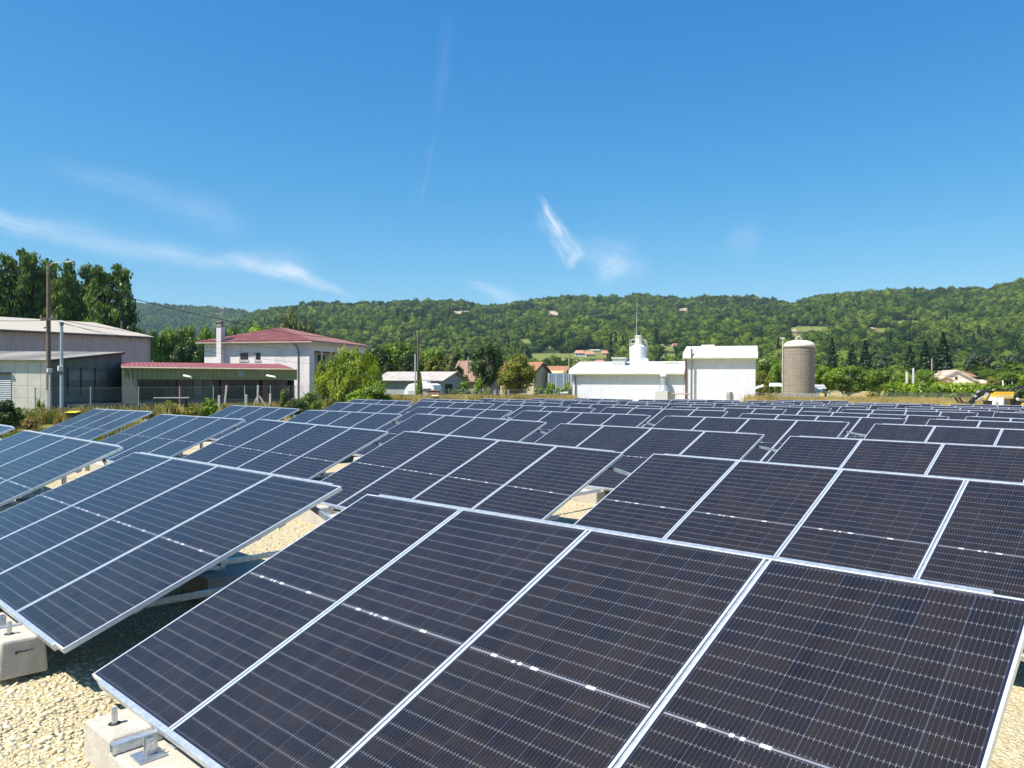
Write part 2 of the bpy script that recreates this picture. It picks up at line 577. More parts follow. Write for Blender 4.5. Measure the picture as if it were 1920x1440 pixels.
def make_table():
    t = thing('solar_table', 'x', 'solar table', group='tilted solar tables standing in rows on the gravel')
    for i, u in enumerate(PU):
        p = PANEL0 if i == 0 else None
        if p is None:
            p = copy_tree(PANEL0)
        p.parent = t
        p.location = (u, 0, G0); p.rotation_euler = (TILT, 0, 0)
    R = (TILT, 0, 0)
    # galvanised caps on the high and the low edge, stopping short of the ends
    for s0, s1 in ((SLEN - 0.012, SLEN + 0.022), (-0.020, 0.011)):
        MB().box(0.15, TW - 0.15, s0, s1, -0.045, 0.004).build('edge_rail', GALV, t, loc=(0, 0, G0), rot=R, bevel=0.003)
    # cover strip in the joint between two panels
    for u in PU[1:]:
        MB().box(u - 0.0165, u - 0.0035, 0.012, SLEN - 0.02, -0.030, -0.006).build('joint_strip', GALV, t, loc=(0, 0, G0), rot=R)
    # purlins under the panels
    for s in (0.52, 1.72):
        MB().box(0.10, TW - 0.10, s - 0.03, s + 0.03, -0.085, -0.038).build('purlin', GALV, t, loc=(0, 0, G0), rot=R)
    for x in (PU[1] - 0.01, PU[3] - 0.01):
        MB().box(x - 0.03, x + 0.03, -0.02, 2.1, -0.15, -0.088).build('rafter', GALV, t, loc=(0, 0, G0), rot=R)
        x = 1.75 if x < 2 else 2.85
        top = slope_pt(x, 2.0, -0.15)
        MB().bar((x, top[1], 0.2), (x, top[1], top[2]), 0.05).build('rear_leg', GALV, t)
        MB().bar((x + 0.052, 0.75, G0 + 0.15), (x + 0.052, top[1] - 0.05, 0.23), 0.04).build('brace', GALV, t)
        # rear ballast block
        MB().box(x - 0.3, x + 0.3, top[1] - 0.28, top[1] + 0.28, -0.03, 0.2).build('ballast_block', CONC, t, bevel=0.012)
    # front ballast: a stepped concrete block near either end of the table
    for sgn in (1, -1):
        X = lambda x: x if sgn > 0 else TW - x
        def bx(mb, x0, x1, *r):
            a, b_ = sorted((X(x0), X(x1))); return mb.box(a, b_, *r)
        h0, h1 = 0.172, 0.228
        m = MB()
        # stepped profile extruded in y with a slight batter
        prof = [(0.55, -0.03), (0.565, h1), (0.93, h1), (0.945, h0), (1.63, h0), (1.64, -0.03)]
        vs = []
        for yy, off in ((-0.235, 0.0), (-0.215, 1.0), (0.43, 1.0), (0.45, 0.0)):
            pass
        y0b, y0t, y1t, y1b = -0.235, -0.215, 0.055, 0.075
        lo = lambda z: y0b + (y0t - y0b) * max(0, min(1, (z + 0.03) / 0.25))
        hi = lambda z: y1b + (y1t - y1b) * max(0, min(1, (z + 0.03) / 0.25))
        k = len(prof)
        vs = [(X(x), lo(z), z) for x, z in prof] + [(X(x), hi(z), z) for x, z in prof]
        fs = [tuple(range(k)), tuple(range(2 * k - 1, k - 1, -1))] + [(i, (i + 1) % k, k + (i + 1) % k, k + i) for i in range(k)]
        blk = m.add(vs, fs).build('ballast_block', CONC, t, bevel=0.018)
        # lifting bolt in its hole, channel, clamp with foot plate
        MB().tube([(X(0.745), -0.125, h1 - 0.03), (X(0.745), -0.125, h1 + 0.085)], 0.0155, 12).build('lifting_bolt', STEEL, blk)
        MB().lathe([(0.0, h1 + 0.0005), (0.033, h1 + 0.0005), (0.033, h1 + 0.0018), (0.0, h1 + 0.0018)], 18, (X(0.745), -0.125)).build('bolt_hole', DARK, blk)
        ch = MB()
        cx, cy0, cy1, zc = 0.985, -0.225, 1.95, h0 + 0.004
        bx(ch, cx - 0.023, cx + 0.023, cy0, cy1, zc, zc + 0.004)
        bx(ch, cx - 0.023, cx - 0.019, cy0, cy1, zc + 0.0045, zc + 0.044)
        bx(ch, cx + 0.019, cx + 0.023, cy0, cy1, zc + 0.0045, zc + 0.044)
        bx(ch, cx - 0.023, cx + 0.023, cy0, cy1, zc + 0.0445, zc + 0.048)
        ch.build('channel', GALV, blk)
        cl = MB()
        bx(cl, 1.08, 1.21, -0.17, -0.03, h0 + 0.002, h0 + 0.012)
        bx(cl, 1.112, 1.120, -0.115, -0.06, h0 + 0.012, h0 + 0.095)
        bx(cl, 1.152, 1.160, -0.115, -0.06, h0 + 0.012, h0 + 0.095)
        cl.tube([(X(1.10), -0.088, h0 + 0.07), (X(1.175), -0.088, h0 + 0.07)], 0.009, 8)
        cl.tube([(X(1.10), -0.088, h0 + 0.07), (X(1.108), -0.088, h0 + 0.07)], 0.018, 6)
        cl.tube([(X(1.136), -0.088, h0 + 0.012), (X(1.136), -0.085, h0 + 0.075)], 0.014, 8)
        cl.build('clamp', STEEL, blk, bevel=0.0015)
    MB().box(1.86, 2.74, -0.2, 0.07, -0.03, 0.215).build('ballast_block', CONC, t, bevel=0.018)
    # ground beam towards the row behind
    MB().bar((2.76, 0.3, 0.235), (2.76, 4.0, 0.265), 0.05, 0.045).build('ground_beam', GALV, t)
    return t


TABLE0 = make_table()
LINK = MB().bar((4.25, 1.96, 1.005), (5.50, 1.70, 0.86), 0.028, 0.04)      # bar tying two neighbours together

ADJ = {(0, -3): [-0.0063, -0.0104, 0.0271, -0.0002, 0.0032, 0.0035], (0, -2): [0.0048, 0.0256, 0.0118, 0.0001, 0.0004, 0.0009], (0, -1): [0.1276, -0.0564, 0.0369, -0.0026, 0.0047, -0.0219], (0, 0): [-0.0103, 0.0102, -0.0344, 0.0062, 0.0092, 0.0048], (1, -3): [-0.0242, -0.0248, -0.0145, -0.0059, 0.0113, -0.0012], (1, -2): [0.0071, -0.0358, -0.0109, 0.0027, 0.0069, -0.0006], (1, -1): [0.0363, 0.0355, 0.0377, -0.0013, -0.0094, 0.0038], (1, 0): [-0.0754, 0.0919, 0.0258, -0.0034, -0.0124, 0.0013], (1, 1): [0.0142, -0.025, 0.0011, 0.0019, -0.0021, 0.0006], (2, -2): [-0.026, 0.0398, -0.0064, -0.0112, 0.0002, -0.0016], (2, -1): [0.0222, -0.0142, -0.02, 0.0041, 0.0041, -0.0021], (2, 0): [-0.0846, 0.1565, 0.0255, -0.0163, -0.0079, -0.0], (2, 1): [-0.0024, -0.0481, -0.012, -0.0016, 0.0008, -0.0005], (2, 2): [0.0504, -0.1709, -0.007, 0.0033, 0.003, 0.0026], (3, -1): [0.0653, 0.0097, 0.0101, 0.0097, -0.0049, 0.001], (3, 0): [-0.037, 0.0211, -0.0287, -0.0061, 0.0012, -0.0039], (3, 1): [-0.0804, 0.047, -0.0122, -0.0089, 0.003, -0.0024], (3, 2): [0.0112, -0.1141, 0.002, 0.0021, 0.0048, 0.0026], (3, 3): [0.0756, -0.1574, 0.0128, 0.0018, -0.0014, 0.0047]}
ROWS = {0: (-3, 0), 1: (-3, 1), 2: (-2, 2), 3: (-1, 3), 4: (-1, 4), 5: (0, 5), 6: (1, 6), 7: (2, 7), 8: (3, 7), 9: (5, 8), 10: (7, 9)}
ORD = ['nearest', 'second', 'third', 'fourth', 'fifth', 'sixth', 'seventh', 'eighth', 'ninth', 'tenth', 'eleventh']
MARKS = [(0, 'the grey concrete shed'), (230, 'the long red-roofed building'), (385, 'the pinkish white house'), (560, 'the bushes by the fence'),
         (600, 'the weeping willow'), (720, 'the white caravan'), (815, 'the grey gabled shed'), (885, 'the round dark tree'), (940, 'the yellow-green tree'),
         (1000, 'the tiled farmhouse gable'), (1073, 'the low white hall'), (1190, 'the white vent duct'), (1285, 'the tall white hall'), (1425, 'the white sheet stacks'),
         (1465, 'the grey concrete silo'), (1535, 'the trees beside the silo'), (1640, 'the long green hedge'), (1750, 'the white gabled house'), (1858, 'the yellow loader')]


def mark(px):
    m = MARKS[0][1]
    for a, s in MARKS:
        if px >= a: m = s
    return m


SPECIAL = {(0, 0): 'largest solar table, nearest the camera at bottom right, its stepped concrete block in view',
           (0, -1): 'solar table left of the largest one, low edge above a marked concrete block',
           (0, -2): 'solar table running out of the left frame edge, third in the nearest row',
           (0, -3): 'solar table of which only one corner shows at the left frame edge',
           (1, 1): 'solar table directly behind the largest one, running out at the right frame edge',
           (1, 0): 'solar table behind the first gap, sun glints on its cell lines',
           (1, -3): 'leftmost solar table of the second row, beside the grey pole and yellow lid',
           (2, -2): 'leftmost solar table of the third row, below the red-roofed building',
           (4, -1): 'leftmost solar table of the fifth row, right below the willow'}
used = {}
entries = []
for r_, (k0, k1) in ROWS.items():
    for k_ in range(k0, k1 + 1):
        x0 = -5.235 * r_ + k_ * LP; y0 = 4.44 * r_
        a = ADJ.get((r_, k_))
        if a is None:
            q = np.random.default_rng(100 * r_ + k_ + 17)
            a = list(q.normal(0, 1, 6) * np.array([0.03, 0.03, 0.014, 0.004, 0.004, 0.003]))
        zz = -0.0125 * (min(max(y0 + 1, 15), 46) - 15)
        q = np.array([x0 + TW / 2, y0 + SLEN * math.cos(TILT), zz + G0 + SLEN * math.sin(TILT)])
        px = float(proj(q)[0])
        L = SPECIAL.get((r_, k_))
        if L is None:
            L = 'solar table in the %s row, its top edge below %s' % (ORD[r_], mark(px))
        entries.append([r_, k_, x0 + a[0], y0 + a[1], zz + a[2], a, L, px])
from collections import Counter
cnt = Counter(e[6] for e in entries)
for e in entries:
    if cnt[e[6]] > 1:                                   # two share a landmark: tell them apart by side
        same = sorted([o[7] for o in entries if o[6] == e[6]])
        i = same.index(e[7])
        side = ['left', 'right'][i] if len(same) == 2 else ['left', 'middle', 'right', 'far right'][i]
        e.append('%s solar table of the %s row below %s' % ({'left': 'left', 'right': 'right', 'middle': 'middle', 'far right': 'rightmost'}[side], ORD[e[0]], mark(e[7])))
    else:
        e.append(e[6])
for i, (r_, k_, x, y, z, a, _, px, L) in enumerate(entries):
    t = TABLE0 if i == 0 else copy_tree(TABLE0)
    t.location = (x, y, z)
    t.rotation_euler = (a[5], -a[4], a[3])
    t['label'] = L
    entries[i].append(t)
lk = None
for e in entries:
    if e[0] < 5 and e[1] < ROWS[e[0]][1]:
        if lk is None:
            lk = LINK.build('link_bar', GALV, e[-1])
        else:
            o = lk.copy(); ROOT.objects.link(o); o.parent = e[-1]

# stencilled scribble on the marked block (illegible in the photograph: three short black strokes)

tb = [e[-1] for e in entries if e[0] == 0 and e[1] == -1][0]
bk = max([c for c in tb.children if c.name.startswith('ballast_block') and len(c.children) > 1], key=lambda c: sum(v.co.x for v in c.data.vertices) / len(c.data.vertices))
sc = MB()
INK = M('black_marker_ink', (0.05, 0.045, 0.04), 0.8)
for (y0, y1, z0, z1) in ((0.005, 0.012, 0.128, 0.150), (0.013, 0.030, 0.143, 0.149), (0.014, 0.026, 0.135, 0.140), (0.034, 0.040, 0.134, 0.150), (0.046, 0.061, 0.138, 0.145), (0.066, 0.071, 0.136, 0.148), (0.072, 0.090, 0.141, 0.146), (0.096, 0.112, 0.142, 0.146)):
    sc.box(4.025, 4.0455 - (z0 + z1) * 0.5 * 0.058 + 0.0035, y0 - .135, y1 - .135, z0, z1)
sc.build('marking', INK, bk)
# ------------------------------------------------------------------ ground and gravel
def sines(x, y, seed, f0, octs=4):
    q = np.random.default_rng(seed); s = 0; a = 1.0
    for o in range(octs):
        for _ in range(3):
            th = q.uniform(0, 6.28); ph = q.uniform(0, 6.28)
            s = s + a * np.sin((x * math.cos(th) + y * math.sin(th)) * f0 * 2 ** o * q.uniform(.8, 1.25) + ph)
        a *= 0.55
    return s / 3.0


def grid_obj(name, xs, ys, zf, mat, keep=None):
    X, Y = np.meshgrid(xs, ys, indexing='ij')
    Z = zf(X, Y)
    V = np.stack([X, Y, Z], -1).reshape(-1, 3)
    nx, ny = len(xs), len(ys)
    i, j = np.meshgrid(np.arange(nx - 1), np.arange(ny - 1), indexing='ij')
    a = (i * ny + j).ravel()
    Q = np.stack([a, a + ny, a + ny + 1, a + 1], 1)
    if keep is not None:
        cen = V[Q].mean(1)
        Q = Q[keep(cen[:, 0], cen[:, 1])]
        us, inv = np.unique(Q, return_inverse=True); V = V[us]; Q = inv.reshape(-1, 4)
    return np_obj(name, V, Q, mat, smooth=True)


def ground_material():
    m = bpy.data.materials.new('meadow'); m.use_nodes = True
    k = N(m.node_tree); b = m.node_tree.nodes['Principled BSDF']
    co = k.new('ShaderNodeTexCoord').outputs['Object']
    big = k.noise(co, 0.06, 4, 0.6); fine = k.noise(co, 3.0, 5, 0.7); mid = k.noise(co, 0.5, 4, 0.6)
    x, y, z = k.xyz(co)
    # dry hay-coloured meadow on the far side of the tables, greener to the left
    side = k.m('ADD', k.m('ADD', k.m('MULTIPLY', x, 0.02), k.m('MULTIPLY', y, 0.012)), k.m('MULTIPLY', k.m('SUBTRACT', big, 0.5), 1.6))
    dry = k.map(side, -0.75, 0.25)
    green = k.mix(mid, (0.055, 0.085, 0.018), (0.13, 0.15, 0.035))
    hay = k.mix(mid, (0.36, 0.27, 0.10), (0.50, 0.385, 0.155))
    c = k.mix(dry, green, hay)
    c = k.mix(k.map(fine, 0.35, 0.7, 0.0, 0.5), c, (0.23, 0.17, 0.07))
    k.put(b.inputs['Base Color'], c)
    b.inputs['Roughness'].default_value = 0.95; b.inputs['Specular IOR Level'].default_value = 0.15
    bn = k.new('ShaderNodeBump'); bn.inputs['Strength'].default_value = 0.7; bn.inputs['Distance'].default_value = 0.15
    k.link(fine, bn.inputs['Height']); k.link(bn.outputs[0], b.inputs['Normal'])
    return m


def gravel_material():
    m = bpy.data.materials.new('limestone_gravel'); m.use_nodes = True
    k = N(m.node_tree); b = m.node_tree.nodes['Principled BSDF']
    co = k.new('ShaderNodeTexCoord').outputs['Object']
    v1 = k.vor(co, 34.0); c1 = k.vor(co, 34.0, out='Color')
    v2 = k.vor(co, 90.0); c2 = k.vor(co, 90.0, out='Color')
    h1 = k.xyz(c1)[0]; h2 = k.xyz(c2)[0]
    st = k.mix(h1, (0.46, 0.385, 0.225), (0.63, 0.555, 0.395))
    s2 = k.mix(h2, (0.41, 0.325, 0.175), (0.59, 0.505, 0.33))
    c = k.mix(k.m('GREATER_THAN', h1, 0.42), s2, st)
    c = k.mix(k.map(v1, 0.42, 0.62, 0, 0.6), c, (0.38, 0.29, 0.14))
    big = k.noise(co, 0.9, 4, 0.6)
    c = k.mix(k.map(big, 0.4, 0.75, 0, 0.4), c, (0.56, 0.465, 0.275))
    k.put(b.inputs['Base Color'], c)
    b.inputs['Roughness'].default_value = 0.9; b.inputs['Specular IOR Level'].default_value = 0.2
    hh = k.m('ADD', k.m('MULTIPLY', v1, -0.7), k.m('MULTIPLY', v2, -0.3))
    bn = k.new('ShaderNodeBump'); bn.inputs['Strength'].default_value = 0.9; bn.inputs['Distance'].default_value = 0.03
    k.link(hh, bn.inputs['Height']); k.link(bn.outputs[0], b.inputs['Normal'])
    return m


def axis(near0, near1, step, far0, far1):
    a = list(np.arange(near0, near1 + 1e-6, step))
    s = step; v = near1
    while v < far1:
        s *= 1.35; v += s; a.append(min(v, far1))
    s = step; v = near0; lo = []
    while v > far0:
        s *= 1.35; v -= s; lo.append(max(v, far0))
    return np.array(lo[::-1] + a)


gx = axis(-80, 40, 2.0, -5200, 5200); gy = axis(-20, 90, 2.0, -3500, 6000)
ground = grid_obj('ground', gx, gy, lambda x, y: gh(x, y) - 0.02 - 2.0 * np.clip((np.hypot(x, y) - 250) / 3000, 0, 1), ground_material())
tag(ground, kind='structure')


def in_gravel(x, y):
    wob = 0.5 * np.sin(x * 0.9 + 1.0) + 0.35 * np.sin(y * 1.3) + 0.2 * np.sin(x * 2.7 + y * 2.1)
    left = x > (-20.5 - 0.35 * (y - 8.0)) + wob * 0.6
    left2 = x > -29.0 + wob
    back = y < 47.0 + wob
    rear = (x - 5.2) * -0.3 + y > -9
    hall = (FH[0] * (x - CAM[0]) + FH[1] * (y - CAM[1])) < 68 + wob
    return left & left2 & back & rear & hall & (x < 45) & (y > -8)


grav = grid_obj('gravel', np.arange(-30, 46, 0.4), np.arange(-8, 48, 0.4), lambda x, y: gh(x, y) + 0.012 * sines(x, y, 3, 2.2, 3), gravel_material(), in_gravel)
tag(grav, kind='structure')


# loose stones lying on the gravel where it is seen up close
def ico(sub):
    import bmesh
    bm = bmesh.new(); bmesh.ops.create_icosphere(bm, subdivisions=sub, radius=1.0)
    V = np.array([v.co[:] for v in bm.verts]); Fc = np.array([[v.index for v in f.verts] for f in bm.faces]); bm.free()
    return V, Fc


def stone_mat():
    m = bpy.data.materials.new('limestone_pebble'); m.use_nodes = True
    k = N(m.node_tree); b = m.node_tree.nodes['Principled BSDF']
    ri = k.new('ShaderNodeNewGeometry').outputs['Random Per Island']
    co = k.new('ShaderNodeTexCoord').outputs['Object']
    r = k.new('ShaderNodeValToRGB'); k.link(ri, r.inputs[0])
    e = r.color_ramp.elements
    e[0].color = (0.45, 0.36, 0.195, 1); e[1].color = (0.70, 0.64, 0.51, 1)
    for p, c in ((0.25, (0.60, 0.51, 0.31, 1)), (0.5, (0.65, 0.57, 0.395, 1)), (0.75, (0.57, 0.51, 0.375, 1)), (0.92, (0.44, 0.375, 0.26, 1))):
        x = e.new(p); x.color = c
    k.put(b.inputs['Base Color'], k.mix(k.map(k.noise(co, 60, 3), 0.3, 0.7, 0, 0.25), r.outputs[0], (0.40, 0.32, 0.2)))
    b.inputs['Roughness'].default_value = 0.85
    return m


IV, IF = ico(1)
q = np.random.default_rng(11)
cand = []
for (xa, xb, ya, yb, dens, smin, smax) in ((-3.4, 2.2, -2.2, 1.2, 1250, 0.005, 0.027), (-4.5, 0.2, 1.2, 4.6, 150, 0.012, 0.03), (-8.5, -3.2, -2.0, 7.0, 30, 0.012, 0.03), (-4.5, -1.0, 6.4, 10.0, 90, 0.014, 0.03), (3.6, 6.6, -1.2, 2.5, 500, 0.006, 0.03)):
    nn = int((xb - xa) * (yb - ya) * dens)
    P = np.stack([q.uniform(xa, xb, nn), q.uniform(ya, yb, nn), smin + (smax - smin) * q.random(nn) ** 3.0], 1)
    cand.append(P[in_gravel(P[:, 0], P[:, 1])])
Pn = np.concatenate(cand)
ns = len(Pn)
sc3 = np.stack([q.uniform(.8, 1.4, ns), q.uniform(.6, 1.0, ns), q.uniform(.28, .55, ns)], 1) * Pn[:, 2:3]
ang = q.uniform(0, 6.28, ns); tl = q.normal(0, .25, ns)
Vs = IV[None] * (1 + q.normal(0, .2, (ns, len(IV), 1))) * sc3[:, None]
ca, sa, ct, st_ = np.cos(ang)[:, None], np.sin(ang)[:, None], np.cos(tl)[:, None], np.sin(tl)[:, None]
X = Vs[..., 0] * ct + Vs[..., 2] * st_; Zz = -Vs[..., 0] * st_ + Vs[..., 2] * ct
V = np.stack([X * ca - Vs[..., 1] * sa + Pn[:, :1], X * sa + Vs[..., 1] * ca + Pn[:, 1:2], Zz + (gh(Pn[:, 0], Pn[:, 1]) + 0.012 * sines(Pn[:, 0], Pn[:, 1], 3, 2.2, 3) + sc3[:, 2] * 0.15)[:, None]], -1)
stones = np_obj('gravel_stones', V.reshape(-1, 3), (IF[None] + (np.arange(ns) * len(IV))[:, None, None]).reshape(-1, 3), stone_mat(), k=3, smooth=False)
tag(stones, 'pale yellow limestone pebbles strewn over the gravel between the tables', 'gravel', kind='stuff')

# ------------------------------------------------------------------ hills
RIDGE = [(-500, 600), (0, 700), (380, 640), (470, 592), (500, 580), (530, 574), (560, 571), (600, 568), (650, 570), (700, 566), (760, 563), (820, 562), (850, 558), (880, 562), (900, 567), (940, 568), (990, 560), (1060, 555), (1150, 556), (1200, 553), (1260, 555), (1290, 560), (1320, 556), (1400, 556), (1440, 554), (1490, 560), (1505, 551), (1560, 545), (1700, 540), (1800, 537), (1860, 535), (1880, 527), (1925, 519), (2100, 510), (2500, 520)]
RID2 = [(-600, 555), (0, 566), (222, 571), (300, 573), (350, 577), (400, 578), (450, 584), (500, 592), (600, 620), (760, 690)]
rx, ry = np.array(RIDGE).T; r2x, r2y = np.array(RID2).T


def hor(px): return 712.22 - 0.00318 * (px - 960)


def Dridge(px): return np.interp(px, [-500, 400, 900, 1300, 1920, 2500], [1500, 1350, 1400, 1350, 1080, 950])


def Dbase(px): return np.interp(px, [-500, 500, 1000, 1500, 2500], [520, 480, 430, 380, 330])


def hill_h(lat, dep):
    """main hill height at lateral / depth position (metres, camera axes)"""
    px = 960 + F_PX * lat / dep
    Dr, Db = Dridge(px), Dbase(px)
    Hr = (hor(px) - np.interp(px, rx, ry) - 11) / F_PX * Dr + 2.0
    s = (dep - Db) / (Dr - Db)
    up = -2.5 + (Hr + 2.5) * np.clip(s, 0, 1) ** 1.18
    bum = sines(lat, dep, 21, 1 / 120.0, 3) * 11.0 * np.clip(s, 0, 1) * np.clip(1.05 - s, 0, 1) * 1.6
    dn = -2.5 + (Hr + 2.5) * (1 - 0.9 * np.clip(s - 1, 0, 1) ** 1.3)
    return np.where(s < 1, up + bum, dn), s


def far_h(lat, dep):
    px = 960 + F_PX * lat / dep
    Dr, Db = 2350.0, 1500.0
    Hr = (hor(px) - np.interp(px, r2x, r2y) - 7) / F_PX * Dr + 2.0
    s = (dep - Db) / (Dr - Db)
    up = -4 + (Hr + 4) * np.clip(s, 0, 1) ** 1.1 + sines(lat, dep, 5, 1 / 200.0, 3) * 12 * np.clip(s, 0, 1) * np.clip(1.05 - s, 0, 1)
    return np.where(s < 1, up, Hr * (1 - 0.8 * np.clip(s - 1, 0, 1))), s


# open patches on the hillside (column, row, half width, half height, kind): meadows, vineyard, bare rock
PATCH = [(1515, 617, 52, 5, 'meadow'), (1030, 671, 62, 9, 'meadow'), (985, 640, 18, 4, 'meadow'), (1660, 619, 40, 4, 'meadow'), (1095, 684, 50, 9, 'meadow'), (1255, 668, 26, 5, 'meadow'),
         (1700, 605, 30, 5, 'meadow'), (1035, 652, 24, 3, 'meadow'), (866, 586, 22, 3.5, 'rock'), (982, 592, 11, 4, 'rock'), (1035, 589, 16, 6, 'rock'), (1282, 581, 12, 4, 'rock'), (1062, 607, 6, 3, 'rock'), (1022, 583, 8, 3, 'rock'), (1130, 626, 5, 3, 'rock'), (1305, 614, 8, 3, 'rock'), (1110, 664, 40, 9, 'meadow'), (1262, 652, 30, 6, 'meadow'), (1490, 632, 14, 6, 'meadow')]


def world_of(lat, dep, z):
    return np.stack([CAM[0] + RH[0] * lat + FH[0] * dep, CAM[1] + RH[1] * lat + FH[1] * dep, z], -1)


def patch_of(px, py, grow=1.0):
    meadow = np.zeros(px.shape, bool); rock = np.zeros(px.shape, bool)
    for (cx, cy, w_, h_, kd) in PATCH:
        hit = ((px - cx) / (w_ * grow)) ** 2 + ((py - cy) / (h_ * grow)) ** 2 < 1
        if kd == 'meadow': meadow |= hit
        else: rock |= hit
    return meadow, rock


def hill_material():
    m = bpy.data.materials.new('hill_soil'); m.use_nodes = True
    k = N(m.node_tree); b = m.node_tree.nodes['Principled BSDF']
    at_ = k.new('ShaderNodeAttribute'); at_.attribute_name = 'cover'
    r, g, _ = k.xyz(at_.outputs['Vector'])
    co = k.new('ShaderNodeTexCoord').outputs['Object']
    f = k.noise(co, 0.05, 5, 0.65)
    c = k.mix(f, (0.018, 0.030, 0.010), (0.04, 0.055, 0.016))
    c = k.mix(r, c, k.mix(k.noise(co, 0.12, 4), (0.10, 0.14, 0.03), (0.20, 0.20, 0.06)))
    c = k.mix(g, c, k.mix(f, (0.30, 0.24, 0.16), (0.46, 0.39, 0.28)))
    k.put(b.inputs['Base Color'], c)
    b.inputs['Roughness'].default_value = 0.95; b.inputs['Specular IOR Level'].default_value = 0.1
    return m


HILLM = hill_material()


def hill_obj(name, hf, pxs, ss, Df):
    P, Sg = np.meshgrid(pxs, ss, indexing='ij')
    Dr, Db = Df(P)
    dep = Db + (Dr - Db) * Sg; lat = (P - 960) / F_PX * dep
    z, _ = hf(lat, dep)
    V = world_of(lat, dep, z)
    nx, ny = V.shape[:2]
    i, j = np.meshgrid(np.arange(nx - 1), np.arange(ny - 1), indexing='ij')
    a = (i * ny + j).ravel()
    o = np_obj(name, V.reshape(-1, 3), np.stack([a, a + ny, a + ny + 1, a + 1], 1), HILLM, smooth=True)
    qx, qy = proj(V.reshape(-1, 3))
    me_, ro_ = patch_of(qx, qy)
    att = o.data.attributes.new('cover', 'FLOAT_VECTOR', 'POINT')
    att.data.foreach_set('vector', np.stack([me_, ro_, ro_ * 0], 1).astype(np.float32).ravel())
    tag(o, kind='structure')
    return o


hill_obj('hills', hill_h, np.arange(-500, 2500, 6.0), np.concatenate([np.linspace(-0.05, 1.1, 150), np.linspace(1.2, 2, 6)]), lambda p: (Dridge(p), Dbase(p)))
hill_obj('far_hills', far_h, np.arange(-600, 760, 10.0), np.concatenate([np.linspace(-0.05, 1.05, 60), np.linspace(1.2, 2, 4)]), lambda p: (p * 0 + 2350.0, p * 0 + 1500.0))


def hill_point(px, py):
    """world point of the hillside seen at px,py"""
    for dep in np.arange(float(Dbase(px)), float(Dridge(px)), 2.0):
        lat = (px - 960) / F_PX * dep
        z, _ = hill_h(np.array(lat), np.array(dep))
        P = world_of(lat, dep, float(z))
        if proj(P)[1] <= py: return P
    return P


# ------------------------------------------------------------------ leaf meshes
def leaf_quads(q, P, Nn, size, stretch=1.0, hang=False):
    """one quad leaf at every point P with normal Nn"""
    n_ = len(P)
    if hang:
        U = np.tile(np.array([[0, 0, -1.0]]), (n_, 1)) + q.normal(0, .22, (n_, 3))
    else:
        U = q.normal(0, 1, (n_, 3))
    Nn = Nn / np.linalg.norm(Nn, axis=1, keepdims=True)
    U = U - Nn * (U * Nn).sum(1, keepdims=True); U /= np.linalg.norm(U, axis=1, keepdims=True) + 1e-9
    Wv = np.cross(Nn, U)
    s = (size * q.uniform(.6, 1.3, n_))[:, None]
    a = U * s * stretch; b = Wv * s
    V = np.stack([P - a, P - b * .8 + a * .1, P + a, P + b * .8 + a * .1], 1)
    return V.reshape(-1, 3), np.arange(n_ * 4).reshape(-1, 4)


_LAST = []


def blobs_to_leaves(q, C, R, nleaf, size, flat=1.0, up=0.4):
    """leaves scattered over the surfaces of blobs (centres C, radii R)"""
    wgt = R ** 2 / (R ** 2).sum()
    _LAST[:] = [C, R, flat]
    idx = q.choice(len(C), nleaf, p=wgt)
    d = q.normal(0, 1, (nleaf, 3)); d /= np.linalg.norm(d, axis=1, keepdims=True)
    rr = R[idx] * (q.random(nleaf) ** 0.35) * q.uniform(.85, 1.12, nleaf)
    P = C[idx] + d * rr[:, None] * np.array([1, 1, flat])
    Nn = d + q.normal(0, .4, (nleaf, 3)) + np.array([0, 0, up])
    return leaf_quads(q, P, Nn, size)


